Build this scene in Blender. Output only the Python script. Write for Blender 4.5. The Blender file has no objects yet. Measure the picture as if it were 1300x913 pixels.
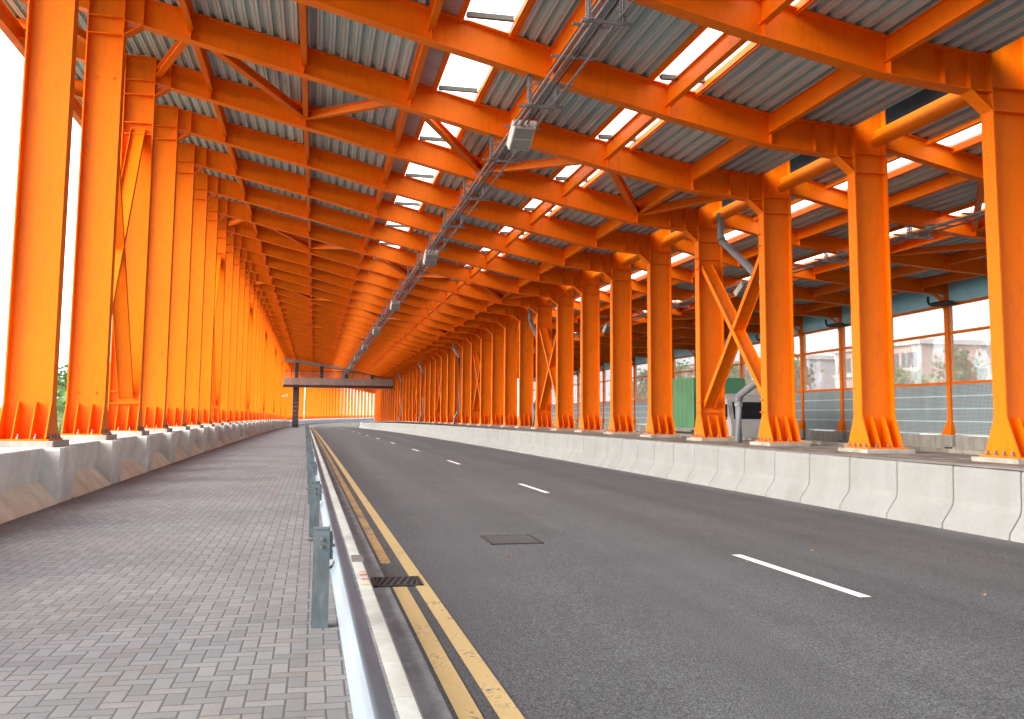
import bpy, math, random
from math import radians, sin, cos, pi
from mathutils import Vector, Matrix
random.seed(7)
SC = bpy.context.scene
COL = SC.collection

# ------------------------------------------------------------------ layout
S = 4.251                       # frame spacing
def FY(i): return 18.064 + S * (i - 1)
CURVE0, RAD = 170.0, 450.0
def drop(s):
    if s <= 20: return 0.0
    if s <= CURVE0: return -3.85e-5 * (s - 20) ** 2
    return -3.85e-5 * 150 ** 2 - 0.2 * (1 - math.exp(-(s - CURVE0) / 20))
def heading(s): return 0.0 if s <= CURVE0 else (s - CURVE0) / RAD
def P(x, s, z):                 # road coordinates -> world
    z += drop(s)
    if s <= CURVE0: return Vector((x, s, z))
    a = (s - CURVE0) / RAD; r = RAD - x
    return Vector((RAD - r * cos(a), CURVE0 + r * sin(a), z))
def dxr(s): return -0.010 * (min(s, 165) - 8)
def zr(s): return -0.0012 * (min(s, 165) - 8)

XL, XLO = -4.606, -5.413        # left columns: road flange, outer flange
XR, XRO = 11.461, 12.268
ZBL, ZBR = 1.06, 0.93
def lerp(pts, x):
    if x <= pts[0][0]: return pts[0][1]
    for (a, za), (b, zb) in zip(pts, pts[1:]):
        if x <= b: return za + (zb - za) * (x - a) / (b - a)
    return pts[-1][1]
ZB = [(-8.3, 11.5), (-4.2, 10.57), (0, 9.6), (2.13, 9.05), (4.2, 8.56), (7.0, 7.92), (9.4, 7.45), (11.1, 7.30), (12.4, 7.28)]
def zb(x): return lerp(ZB, x)
def zt(x): return zb(x) + 0.70
ZB2 = [(12.2, 7.58), (14.8, 7.0), (17.7, 6.64), (20.2, 6.44), (22.0, 6.32), (27, 6.2)]
def zb2(x): return lerp(ZB2, x)
def zt2(x): return zb2(x) + 0.50
def xw(s): return 23.5 + 0.087 * (max(min(s, 60), 5) - 30.8)
PUR = [-3.13, -0.5, 2.08, 4.62, 7.17, 9.5]
PUR2 = [14.9, 17.9, 20.3, 22.4]
NF_FULL = 35                    # frames up to just beyond the footbridge

# ------------------------------------------------------------------ materials
def newmat(name):
    m = bpy.data.materials.new(name); m.use_nodes = True
    nt = m.node_tree; b = nt.nodes['Principled BSDF']
    return m, nt, b
def N(nt, t, **kw):
    n = nt.nodes.new(t)
    for k, v in kw.items(): setattr(n, k, v)
    return n
def noise(nt, scale, detail=4, rough=0.55, vec=None, sc3=None):
    tc = N(nt, 'ShaderNodeTexCoord'); n = N(nt, 'ShaderNodeTexNoise')
    n.inputs['Scale'].default_value = scale; n.inputs['Detail'].default_value = detail; n.inputs['Roughness'].default_value = rough
    src = tc.outputs['Object'] if vec is None else vec
    if vec is None:
        g = N(nt, 'ShaderNodeNewGeometry'); src = g.outputs['Position']
    if sc3:
        mp = N(nt, 'ShaderNodeMapping'); mp.inputs['Scale'].default_value = sc3
        nt.links.new(src, mp.inputs['Vector']); src = mp.outputs['Vector']
    nt.links.new(src, n.inputs['Vector'])
    return n.outputs['Fac']
def ramp(nt, fac, stops):
    r = N(nt, 'ShaderNodeValToRGB')
    e = r.color_ramp.elements
    e[0].position, e[0].color = stops[0][0], (*stops[0][1], 1)
    e[1].position, e[1].color = stops[-1][0], (*stops[-1][1], 1)
    for p, c in stops[1:-1]:
        k = e.new(p); k.color = (*c, 1)
    nt.links.new(fac, r.inputs['Fac']); return r.outputs['Color']
def mix(nt, fac, a, b, mode='MIX'):
    m = N(nt, 'ShaderNodeMix', data_type='RGBA', blend_type=mode)
    for s, v in ((m.inputs[0], fac), (m.inputs[6], a), (m.inputs[7], b)):
        if hasattr(v, 'links'): nt.links.new(v, s)
        elif isinstance(v, tuple): s.default_value = (*v, 1) if len(v) == 3 else v
        else: s.default_value = v
    return m.outputs[2]
def bump(nt, b, h, strength=0.3, dist=0.01):
    n = N(nt, 'ShaderNodeBump'); n.inputs['Strength'].default_value = strength; n.inputs['Distance'].default_value = dist
    nt.links.new(h, n.inputs['Height']); nt.links.new(n.outputs['Normal'], b.inputs['Normal'])
def M2(nt, op, a, b=None, c=None):
    m = N(nt, 'ShaderNodeMath', operation=op)
    for i, v in enumerate((a, b, c)):
        if v is None: continue
        if hasattr(v, 'links'): nt.links.new(v, m.inputs[i])
        else: m.inputs[i].default_value = v
    return m.outputs[0]

def mat_simple(name, col, rough=0.6, metal=0.0, var=0.15, scale=3.0, bmp=0.0, bscale=40, sc3=None):
    m, nt, b = newmat(name)
    f = noise(nt, scale, sc3=sc3)
    lo = tuple(c * (1 - var) for c in col); hi = tuple(min(1, c * (1 + var)) for c in col)
    nt.links.new(ramp(nt, f, [(0.3, lo), (0.7, hi)]), b.inputs['Base Color'])
    b.inputs['Roughness'].default_value = rough; b.inputs['Metallic'].default_value = metal
    if bmp: bump(nt, b, noise(nt, bscale), bmp, 0.01)
    return m

def mat_orange(name, col):
    m, nt, b = newmat(name)
    big = noise(nt, 0.8, 3, sc3=(1, 1, 0.5)); fine = noise(nt, 9, 5, 0.6, sc3=(1, 1, 0.25))
    c = ramp(nt, big, [(0.3, tuple(x * 0.88 for x in col)), (0.7, col)])
    g = ramp(nt, fine, [(0.30, (0.78, 0.74, 0.70)), (0.48, (1, 1, 1))])
    c = mix(nt, 0.55, c, g, 'MULTIPLY')
    speck = noise(nt, 23, 2, 0.5)
    sp = ramp(nt, speck, [(0.74, (0, 0, 0)), (0.78, (1, 1, 1))])
    c = mix(nt, M2(nt, 'MULTIPLY', N2bw(nt, sp), 0.5), c, (0.16, 0.06, 0.025))
    nt.links.new(c, b.inputs['Base Color'])
    b.inputs['Specular IOR Level'].default_value = 0.16
    rr = M2(nt, 'MULTIPLY_ADD', fine, 0.25, 0.35)
    nt.links.new(rr, b.inputs['Roughness'])
    bump(nt, b, noise(nt, 3.0, 3), 0.12, 0.01)
    return m
def N2bw(nt, c):
    n = N(nt, 'ShaderNodeRGBToBW'); nt.links.new(c, n.inputs[0]); return n.outputs[0]

def mat_concrete(name, col, stain=(0.55, 0.45, 0.33), amt=0.6, lo=0.8, fine=0.35):
    m, nt, b = newmat(name)
    f1 = noise(nt, 1.3, 6, 0.62); f2 = noise(nt, 14, 6, 0.7); f3 = noise(nt, 2.2, 5, 0.6, sc3=(1, 1, 0.28))
    c = ramp(nt, f1, [(0.3, tuple(x * lo for x in col)), (0.7, tuple(min(1, x * 1.1) for x in col))])
    st = ramp(nt, f3, [(0.42, stain), (0.60, (1, 1, 1))])
    c = mix(nt, amt, c, st, 'MULTIPLY')
    c = mix(nt, fine, c, ramp(nt, f2, [(0.25, (0.6, 0.58, 0.55)), (0.55, (1, 1, 1))]), 'MULTIPLY')
    nt.links.new(c, b.inputs['Base Color']); b.inputs['Roughness'].default_value = 0.85
    bump(nt, b, noise(nt, 35, 6, 0.7), 0.35, 0.006)
    return m

def mat_asphalt(name):
    m, nt, b = newmat(name)
    g = N(nt, 'ShaderNodeNewGeometry')
    fine = noise(nt, 75, 4, 0.85); med = noise(nt, 14, 5, 0.75); big = noise(nt, 0.45, 5, 0.6); track = noise(nt, 1.1, 4, 0.55, sc3=(1.0, 0.035, 1))
    c = ramp(nt, fine, [(0.39, (0.017, 0.019, 0.021)), (0.50, (0.067, 0.075, 0.082)), (0.60, (0.215, 0.235, 0.25))])
    c = mix(nt, 1.0, c, ramp(nt, track, [(0.3, (0.80, 0.80, 0.80)), (0.7, (1.12, 1.11, 1.10))]), 'MULTIPLY')
    c = mix(nt, 0.8, c, ramp(nt, big, [(0.3, (0.82, 0.82, 0.83)), (0.7, (1.1, 1.1, 1.09))]), 'MULTIPLY')
    c = mix(nt, 0.5, c, ramp(nt, med, [(0.30, (0.62, 0.62, 0.63)), (0.6, (1.10, 1.10, 1.10))]), 'MULTIPLY')
    sxx = N(nt, 'ShaderNodeSeparateXYZ'); nt.links.new(g.outputs['Position'], sxx.inputs[0])
    lx = M2(nt, 'ADD', sxx.outputs[0], M2(nt, 'MULTIPLY_ADD', sxx.outputs[1], 0.010, -0.08))
    lx = M2(nt, 'ADD', lx, M2(nt, 'MULTIPLY', M2(nt, 'SUBTRACT', big, 0.5), 0.9))
    dust = ramp(nt, M2(nt, 'MULTIPLY', M2(nt, 'SUBTRACT', lx, 8.9), 1.0), [(0.30, (0, 0, 0)), (0.85, (1, 1, 1))])
    c = mix(nt, M2(nt, 'MULTIPLY', N2bw(nt, dust), 0.55), c, (0.17, 0.165, 0.165))
    # polished wheel tracks: slightly paler bands along each lane
    sx = N(nt, 'ShaderNodeSeparateXYZ'); nt.links.new(g.outputs['Position'], sx.inputs[0])
    wob = M2(nt, 'ADD', sx.outputs[0], M2(nt, 'MULTIPLY', track, 0.9))
    wt = M2(nt, 'SINE', M2(nt, 'MULTIPLY', wob, 2 * pi / 2.05))
    c = mix(nt, 0.55, c, ramp(nt, M2(nt, 'MULTIPLY_ADD', wt, 0.5, 0.5), [(0.1, (0.86, 0.86, 0.86)), (0.9, (1.12, 1.12, 1.12))]), 'MULTIPLY')
    # hairline cracks
    vo = N(nt, 'ShaderNodeTexVoronoi', feature='DISTANCE_TO_EDGE'); vo.inputs['Scale'].default_value = 0.33
    mp = N(nt, 'ShaderNodeVectorMath', operation='ADD'); nz = N(nt, 'ShaderNodeTexNoise'); nz.inputs['Scale'].default_value = 2.2; nz.inputs['Detail'].default_value = 5
    nt.links.new(g.outputs['Position'], nz.inputs['Vector']); nt.links.new(g.outputs['Position'], mp.inputs[0]); nt.links.new(nz.outputs['Color'], mp.inputs[1]); nt.links.new(mp.outputs[0], vo.inputs['Vector'])
    ck = ramp(nt, vo.outputs['Distance'], [(0.0015, (0.45, 0.45, 0.45)), (0.0045, (1, 1, 1))])
    c = mix(nt, M2(nt, 'MULTIPLY', N2bw(nt, ramp(nt, big, [(0.50, (0, 0, 0)), (0.60, (1, 1, 1))])), 0.8), c, mix(nt, 1.0, c, ck, 'MULTIPLY'))
    # oil spots and small dark patches
    sp = noise(nt, 2.6, 2, 0.5, sc3=(1, 0.6, 1))
    c = mix(nt, 0.5, c, ramp(nt, sp, [(0.70, (1, 1, 1)), (0.76, (0.62, 0.6, 0.58))]), 'MULTIPLY')
    nt.links.new(c, b.inputs['Base Color']); b.inputs['Roughness'].default_value = 0.78
    bump(nt, b, fine, 0.5, 0.004)
    return m

def mat_gutter(name):
    m, nt, b = newmat(name)
    c = ramp(nt, noise(nt, 5, 6, 0.7, sc3=(1.2, 0.5, 1)), [(0.3, (0.22, 0.235, 0.24)), (0.7, (0.42, 0.44, 0.45))])
    c = mix(nt, 0.6, c, ramp(nt, noise(nt, 120, 3, 0.8), [(0.3, (0.6, 0.6, 0.6)), (0.6, (1.1, 1.1, 1.1))]), 'MULTIPLY')
    nt.links.new(c, b.inputs['Base Color']); b.inputs['Roughness'].default_value = 0.85
    bump(nt, b, noise(nt, 90, 4), 0.3, 0.004)
    return m

def mat_paint(name, col, wear=0.62, under=(0.13, 0.13, 0.125)):
    m, nt, b = newmat(name)
    w = noise(nt, 28, 6, 0.75); w2 = noise(nt, 3.0, 3, 0.6)
    s = M2(nt, 'ADD', M2(nt, 'MULTIPLY', w, 0.65), M2(nt, 'MULTIPLY', w2, 0.35))
    f = ramp(nt, s, [(wear - 0.06, (0, 0, 0)), (wear + 0.02, (1, 1, 1))])
    c = mix(nt, N2bw(nt, f), tuple(col), under)
    c = mix(nt, 0.45, c, ramp(nt, w2, [(0.3, (0.72, 0.72, 0.72)), (0.7, (1.05, 1.05, 1.05))]), 'MULTIPLY')
    nt.links.new(c, b.inputs['Base Color']); b.inputs['Roughness'].default_value = 0.7
    bump(nt, b, noise(nt, 200, 3), 0.3, 0.003)
    return m

def mat_pavers(name):
    # 90 degree herringbone of 0.2 x 0.1 m blocks
    m, nt, b = newmat(name)
    g = N(nt, 'ShaderNodeNewGeometry'); sx = N(nt, 'ShaderNodeSeparateXYZ'); nt.links.new(g.outputs['Position'], sx.inputs[0])
    wob = noise(nt, 3.0, 2)
    u = M2(nt, 'MULTIPLY', sx.outputs[0], 9.1); v = M2(nt, 'MULTIPLY', sx.outputs[1], 9.1)
    u = M2(nt, 'ADD', u, M2(nt, 'MULTIPLY', wob, 0.07)); v = M2(nt, 'ADD', v, M2(nt, 'MULTIPLY', wob, 0.09))
    i = M2(nt, 'FLOOR', u); j = M2(nt, 'FLOOR', v)
    fu = M2(nt, 'SUBTRACT', u, i); fv = M2(nt, 'SUBTRACT', v, j)
    k = M2(nt, 'FLOORED_MODULO', M2(nt, 'SUBTRACT', i, j), 4.0)
    def eq(a): return M2(nt, 'COMPARE', k, float(a), 0.1)
    e0, e1, e2, e3 = eq(0), eq(1), eq(2), eq(3)
    big = 10.0
    dl = M2(nt, 'ADD', fu, M2(nt, 'MULTIPLY', e1, big))
    dr = M2(nt, 'ADD', M2(nt, 'SUBTRACT', 1.0, fu), M2(nt, 'MULTIPLY', e0, big))
    db = M2(nt, 'ADD', fv, M2(nt, 'MULTIPLY', e2, big))
    dt = M2(nt, 'ADD', M2(nt, 'SUBTRACT', 1.0, fv), M2(nt, 'MULTIPLY', e3, big))
    d = M2(nt, 'MINIMUM', M2(nt, 'MINIMUM', dl, dr), M2(nt, 'MINIMUM', db, dt))
    ii = M2(nt, 'SUBTRACT', i, e1); jj = M2(nt, 'ADD', j, e3)
    cb = N(nt, 'ShaderNodeCombineXYZ'); nt.links.new(ii, cb.inputs[0]); nt.links.new(jj, cb.inputs[1])
    wn = N(nt, 'ShaderNodeTexWhiteNoise', noise_dimensions='3D'); nt.links.new(cb.outputs[0], wn.inputs['Vector'])
    c = ramp(nt, wn.outputs['Value'], [(0.0, (0.158, 0.166, 0.174)), (0.45, (0.184, 0.193, 0.201)), (0.94, (0.212, 0.221, 0.228)), (0.985, (0.215, 0.208, 0.20)), (1.0, (0.18, 0.168, 0.158))])
    c = mix(nt, 0.55, c, ramp(nt, noise(nt, 45, 5, 0.7), [(0.25, (0.72, 0.71, 0.70)), (0.6, (1.06, 1.06, 1.06))]), 'MULTIPLY')
    c = mix(nt, 0.8, c, ramp(nt, noise(nt, 0.55, 5, 0.6), [(0.3, (0.78, 0.76, 0.75)), (0.7, (1.08, 1.08, 1.08))]), 'MULTIPLY')
    joint = ramp(nt, d, [(0.035, (1, 1, 1)), (0.075, (0, 0, 0))])
    c = mix(nt, N2bw(nt, joint), c, (0.072, 0.073, 0.073))
    nt.links.new(c, b.inputs['Base Color']); b.inputs['Roughness'].default_value = 0.82
    h = M2(nt, 'MINIMUM', d, 0.11)
    h = M2(nt, 'ADD', M2(nt, 'MULTIPLY', h, 6.0), M2(nt, 'MULTIPLY', wn.outputs['Value'], 0.35))
    h = M2(nt, 'ADD', h, M2(nt, 'MULTIPLY', noise(nt, 90, 4, 0.7), 0.3))
    bump(nt, b, h, 0.5, 0.006)
    return m

def mat_glass(name):
    m, nt, b = newmat(name)
    out = nt.nodes['Material Output']
    tr = N(nt, 'ShaderNodeBsdfTransparent'); tr.inputs[0].default_value = (0.95, 0.97, 0.97, 1)
    gl = N(nt, 'ShaderNodeBsdfGlossy'); gl.inputs['Roughness'].default_value = 0.03
    df = N(nt, 'ShaderNodeBsdfDiffuse'); df.inputs[0].default_value = (0.55, 0.56, 0.56, 1)  # grey milkiness of the panes, with outdoor haze painted in
    lw = N(nt, 'ShaderNodeLayerWeight'); lw.inputs['Blend'].default_value = 0.5
    bp = N(nt, 'ShaderNodeBump'); bp.inputs['Strength'].default_value = 0.12; bp.inputs['Distance'].default_value = 0.05
    nt.links.new(noise(nt, 0.9, 2), bp.inputs['Height'])
    nt.links.new(bp.outputs[0], gl.inputs['Normal'])
    m1 = N(nt, 'ShaderNodeMixShader'); nt.links.new(M2(nt, 'MULTIPLY_ADD', M2(nt, 'POWER', lw.outputs['Facing'], 3.0), 0.55, 0.13), m1.inputs[0])
    nt.links.new(tr.outputs[0], m1.inputs[1]); nt.links.new(gl.outputs[0], m1.inputs[2])
    m2 = N(nt, 'ShaderNodeMixShader')
    nt.links.new(M2(nt, 'MULTIPLY_ADD', noise(nt, 0.9, 3, 0.5, sc3=(1, 1, 0.3)), 0.06, 0.28), m2.inputs[0])
    nt.links.new(m1.outputs[0], m2.inputs[1]); nt.links.new(df.outputs[0], m2.inputs[2])
    nt.links.new(m2.outputs[0], out.inputs[0])
    return m
def mat_skylight(name):
    m, nt, b = newmat(name)
    out = nt.nodes['Material Output']
    tr = N(nt, 'ShaderNodeBsdfTransparent'); tr.inputs[0].default_value = (0.95, 0.96, 0.95, 1)
    tl = N(nt, 'ShaderNodeBsdfTranslucent'); tl.inputs[0].default_value = (0.9, 0.9, 0.86, 1)
    mx = N(nt, 'ShaderNodeMixShader'); mx.inputs[0].default_value = 0.30
    nt.links.new(tr.outputs[0], mx.inputs[1]); nt.links.new(tl.outputs[0], mx.inputs[2]); nt.links.new(mx.outputs[0], out.inputs[0])
    return m
def mat_leaf(name, a, bcol):
    m, nt, b = newmat(name)
    oi = noise(nt, 2.2, 3)
    c = ramp(nt, oi, [(0.3, a), (0.7, bcol)])
    nt.links.new(c, b.inputs['Base Color']); b.inputs['Roughness'].default_value = 0.55
    try: b.inputs['Subsurface Weight'].default_value = 0.0
    except Exception: pass
    out = nt.nodes['Material Output']
    tl = N(nt, 'ShaderNodeBsdfTranslucent'); nt.links.new(c, tl.inputs[0])
    mx = N(nt, 'ShaderNodeMixShader'); mx.inputs[0].default_value = 0.3
    nt.links.new(b.outputs[0], mx.inputs[1]); nt.links.new(tl.outputs[0], mx.inputs[2]); nt.links.new(mx.outputs[0], out.inputs[0])
    return m
def mat_acoustic(name):
    m, nt, b = newmat(name)
    g = N(nt, 'ShaderNodeNewGeometry'); sx = N(nt, 'ShaderNodeSeparateXYZ'); nt.links.new(g.outputs['Position'], sx.inputs[0])
    a = M2(nt, 'SINE', M2(nt, 'MULTIPLY', sx.outputs[1], 2 * pi / 0.075)); c = M2(nt, 'SINE', M2(nt, 'MULTIPLY', sx.outputs[2], 2 * pi / 0.048))
    f = M2(nt, 'MULTIPLY_ADD', M2(nt, 'MAXIMUM', a, c), 0.5, 0.5)
    col = ramp(nt, f, [(0.45, (0.11, 0.15, 0.17)), (0.98, (0.44, 0.54, 0.58))])
    col = mix(nt, 0.6, col, ramp(nt, noise(nt, 2, 5, sc3=(1, 1, 0.4)), [(0.3, (0.75, 0.75, 0.75)), (0.7, (1.1, 1.1, 1.1))]), 'MULTIPLY')
    nt.links.new(col, b.inputs['Base Color']); b.inputs['Roughness'].default_value = 0.6
    bump(nt, b, f, 0.4, 0.01)
    return m

ORANGE_C = (0.90, 0.190, 0.002)
MT = dict(
    orange=mat_orange('orange_paint', ORANGE_C),
    pale_edge=mat_simple('flange_edge_paint', (0.8, 0.2, 0.03), 0.45),
    concrete_l=mat_concrete('left_wall_concrete', (0.74, 0.75, 0.72), (0.74, 0.70, 0.62), 0.45),
    toe=mat_concrete('wall_toe_concrete', (0.74, 0.70, 0.58), (0.80, 0.72, 0.60), 0.5),
    concrete_r=mat_concrete('barrier_concrete', (0.265, 0.275, 0.272), (0.88, 0.85, 0.80), 0.4, 0.93, 0.2),
    apron=mat_concrete('apron_concrete', (0.30, 0.275, 0.24), (0.42, 0.40, 0.33), 0.9),
    plinth=mat_concrete('plinth_concrete', (0.42, 0.41, 0.38), (0.6, 0.56, 0.48), 0.6),
    kerb=mat_concrete('kerb_concrete', (0.46, 0.48, 0.46), (0.8, 0.76, 0.66), 0.4),
    asphalt=mat_asphalt('asphalt'), gutter=mat_gutter('gutter_concrete'),
    yellow=mat_paint('yellow_paint', (0.60, 0.44, 0.20), 0.60), yellow_worn=mat_paint('worn_yellow_paint', (0.60, 0.38, 0.15), 0.54),
    white=mat_paint('white_paint', (0.85, 0.85, 0.84), 0.70),
    pavers=mat_pavers('herringbone_pavers'),
    sheet=mat_simple('galvanised_sheet', (0.47, 0.60, 0.62), 0.45, 0.12, 0.16, 1.4, 0.05, 12, sc3=(2.5, 0.12, 1)),
    flash=mat_simple('flashing', (0.42, 0.40, 0.42), 0.6, 0.2, 0.15, 2),
    bar=mat_simple('skylight_bar', (0.10, 0.085, 0.06), 0.6, 0.2, 0.2, 8),
    galv=mat_simple('galvanised_steel', (0.24, 0.25, 0.26), 0.45, 0.5, 0.22, 7, 0.08, 30),
    rail=mat_simple('guardrail_steel', (0.19, 0.25, 0.29), 0.5, 0.0, 0.15, 4, 0.08, 14, sc3=(1, 0.25, 1)),
    post=mat_simple('weathered_zinc', (0.12, 0.155, 0.175), 0.55, 0.3, 0.35, 14, 0.15, 40, sc3=(1, 1, 0.35)),
    bolt=mat_simple('bolt_steel', (0.20, 0.19, 0.18), 0.5, 0.6, 0.3, 20),
    pvc=mat_simple('grey_pipe', (0.19, 0.20, 0.22), 0.45, 0.0, 0.12, 4),
    lampbox=mat_simple('lamp_housing', (0.62, 0.61, 0.57), 0.5, 0.1, 0.12, 6),
    lens=mat_simple('lamp_lens', (0.30, 0.31, 0.30), 0.12, 0.0, 0.1, 6),
    cast=mat_simple('cast_iron', (0.06, 0.06, 0.06), 0.5, 0.5, 0.35, 25, 0.3, 60),
    studtop=mat_simple('polished_iron', (0.12, 0.125, 0.13), 0.5, 0.2, 0.3, 30),
    studs=mat_simple('worn_iron', (0.065, 0.068, 0.07), 0.55, 0.2, 0.3, 30),
    pit_shade=mat_simple('drain_shade', (0.012, 0.012, 0.012), 0.9),
    teal=mat_simple('teal_fascia', (0.34, 0.74, 0.95), 0.5, 0.1, 0.08, 1.2),
    tealrail=mat_simple('teal_rail', (0.60, 0.78, 0.80), 0.5, 0.1, 0.1, 2),
    acoustic=mat_acoustic('perforated_panel'), glass=mat_glass('hazy_screen'), sky=mat_skylight('skylight_sheet'),
    tgreen=mat_simple('truck_green', (0.07, 0.25, 0.12), 0.35, 0.0, 0.1, 1.0), tsilver=mat_simple('truck_silver', (0.52, 0.52, 0.51), 0.32, 0.3, 0.06, 2),
    tdark=mat_simple('dark_glass', (0.02, 0.022, 0.025), 0.08), rubber=mat_simple('rubber', (0.018, 0.018, 0.018), 0.8),
    bridge=mat_simple('bridge_cladding', (0.27, 0.20, 0.18), 0.5, 0.15, 0.1, 1.5), dark=mat_simple('dark_cladding', (0.03, 0.032, 0.035), 0.5, 0.2, 0.2, 4),
    pier=mat_simple('pier_tiles', (0.03, 0.032, 0.034), 0.4, 0.0, 0.25, 3, sc3=(1, 1, 2)),
    ground=mat_simple('outside_ground', (0.16, 0.17, 0.12), 0.9, 0, 0.3, 0.4, 0.2, 6),
    leafd=mat_leaf('leaf_dark', (0.05, 0.12, 0.03), (0.13, 0.25, 0.07)), leafl=mat_leaf('leaf_light', (0.12, 0.24, 0.07), (0.24, 0.38, 0.13)),
    bark=mat_simple('bark', (0.13, 0.10, 0.075), 0.9, 0, 0.3, 8, 0.4, 20),
    bwall=mat_simple('building_wall', (0.55, 0.40, 0.36), 0.8, 0, 0.08, 0.6), bwall2=mat_simple('building_grey', (0.45, 0.46, 0.48), 0.8, 0, 0.08, 0.6),
    bwin=mat_simple('building_glass', (0.10, 0.12, 0.14), 0.15), bframe=mat_simple('building_band', (0.62, 0.58, 0.55), 0.7),
    redleaf=mat_simple('red_leaf', (0.34, 0.07, 0.03), 0.7), tanleaf=mat_simple('tan_leaf', (0.42, 0.26, 0.10), 0.7),
    redmark=mat_simple('red_marking', (0.55, 0.09, 0.05), 0.7, 0, 0.3, 60), yelmark=mat_simple('yellow_marking', (0.7, 0.48, 0.08), 0.7, 0, 0.3, 60),
    cable=mat_simple('black_cable', (0.02, 0.02, 0.02), 0.6),
)

# ------------------------------------------------------------------ mesh helper
class MB:
    def __init__(s): s.v = []; s.f = []; s.m = []; s.cur = 0
    def add(s, vs, fs):
        o = len(s.v); s.v += [tuple(v) for v in vs]; s.f += [tuple(i + o for i in f) for f in fs]; s.m += [s.cur] * len(fs)
    def box(s, x0, x1, y0, y1, z0, z1):
        s.add([(x0, y0, z0), (x1, y0, z0), (x1, y1, z0), (x0, y1, z0), (x0, y0, z1), (x1, y0, z1), (x1, y1, z1), (x0, y1, z1)],
              [(0, 3, 2, 1), (4, 5, 6, 7), (0, 1, 5, 4), (1, 2, 6, 5), (2, 3, 7, 6), (3, 0, 4, 7)])
    def hexa(s, a):  # 8 points, bottom ring then top ring
        s.add(a, [(0, 3, 2, 1), (4, 5, 6, 7), (0, 1, 5, 4), (1, 2, 6, 5), (2, 3, 7, 6), (3, 0, 4, 7)])
    def cbox(s, x0, x1, y0, y1, z0, z1, b=0.01):   # box with bevelled top and vertical edges
        def ring(z, i): return [(x0 + i, y0, z), (x1 - i, y0, z), (x1, y0 + i, z), (x1, y1 - i, z), (x1 - i, y1, z), (x0 + i, y1, z), (x0, y1 - i, z), (x0, y0 + i, z)]
        r0 = ring(z0, b); r1 = ring(z1 - b, b)
        r2 = [(min(max(x, x0 + b), x1 - b), min(max(y, y0 + b), y1 - b), z1) for x, y, _ in r1]
        vs = r0 + r1 + r2; f = []
        for k in range(2):
            for i in range(8): j = (i + 1) % 8; f.append((k * 8 + i, k * 8 + j, k * 8 + 8 + j, k * 8 + 8 + i))
        f.append(tuple(range(7, -1, -1))); f.append(tuple(range(16, 24)))
        s.add(vs, f)
    def prism(s, poly, a, b, ax=1):   # polygon of (u,w) extruded along axis ax from a to b
        n = len(poly)
        def pt(u, w, t): return (t, u, w) if ax == 0 else ((u, t, w) if ax == 1 else (u, w, t))
        vs = [pt(u, w, a) for u, w in poly] + [pt(u, w, b) for u, w in poly]
        s.add(vs, [tuple(range(n)), tuple(range(2 * n - 1, n - 1, -1))] + [(i, i + n, (i + 1) % n + n, (i + 1) % n) for i in range(n)])
    def tube(s, pts, r, n=10, caps=True):
        pts = [Vector(p) for p in pts]; rings = []
        for k, p in enumerate(pts):
            if k == 0: d = pts[1] - p
            elif k == len(pts) - 1: d = p - pts[-2]
            else: d = (pts[k + 1] - p).normalized() + (p - pts[k - 1]).normalized()
            d.normalize(); up = Vector((0, 0, 1)) if abs(d.z) < 0.95 else Vector((1, 0, 0))
            a = d.cross(up).normalized(); b = a.cross(d).normalized()
            rr = r[k] if isinstance(r, (list, tuple)) else r
            rings.append([p + a * rr * cos(2 * pi * i / n) + b * rr * sin(2 * pi * i / n) for i in range(n)])
        vs = [v for R in rings for v in R]; f = []
        for k in range(len(pts) - 1):
            for i in range(n):
                j = (i + 1) % n; f.append((k * n + i, k * n + j, (k + 1) * n + j, (k + 1) * n + i))
        if caps: f.append(tuple(range(n - 1, -1, -1))); f.append(tuple((len(pts) - 1) * n + i for i in range(n)))
        s.add(vs, f)
    def ibeam(s, p0, p1, h, w, tf=0.02, tw=0.012, up=(0, 0, 1)):  # I section between two points, centred
        p0, p1 = Vector(p0), Vector(p1); d = (p1 - p0).normalized(); up = Vector(up)
        side = d.cross(up).normalized(); u = side.cross(d).normalized()
        def bar(c0, c1, a, b):
            vs = []
            for p in (p0, p1):
                for sa, sb in ((-1, -1), (1, -1), (1, 1), (-1, 1)):
                    vs.append(p + side * (c0 + sa * a) + u * (c1 + sb * b))
            s.add(vs, [(0, 1, 2, 3), (7, 6, 5, 4), (0, 4, 5, 1), (1, 5, 6, 2), (2, 6, 7, 3), (3, 7, 4, 0)])
        bar(0, h / 2 - tf / 2, w / 2, tf / 2); bar(0, -h / 2 + tf / 2, w / 2, tf / 2); bar(0, 0, tw / 2, h / 2 - tf)
    def sweep(s, prof, ss, close=False, off=None):   # prof: list of (x,z) ; ss: list of s values ; P mapping
        n = len(prof); vs = []
        for q in ss:
            dx, dz = off(q) if off else (0, 0)
            vs += [P(x + dx, q, z + dz) for x, z in prof]
        f = []
        m = n if close else n - 1
        for k in range(len(ss) - 1):
            for i in range(m):
                j = (i + 1) % n; f.append((k * n + i, k * n + j, (k + 1) * n + j, (k + 1) * n + i))
        if close: f.append(tuple(range(n))); f.append(tuple(range(len(vs) - 1, len(vs) - n - 1, -1)))
        s.add(vs, f)
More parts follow.
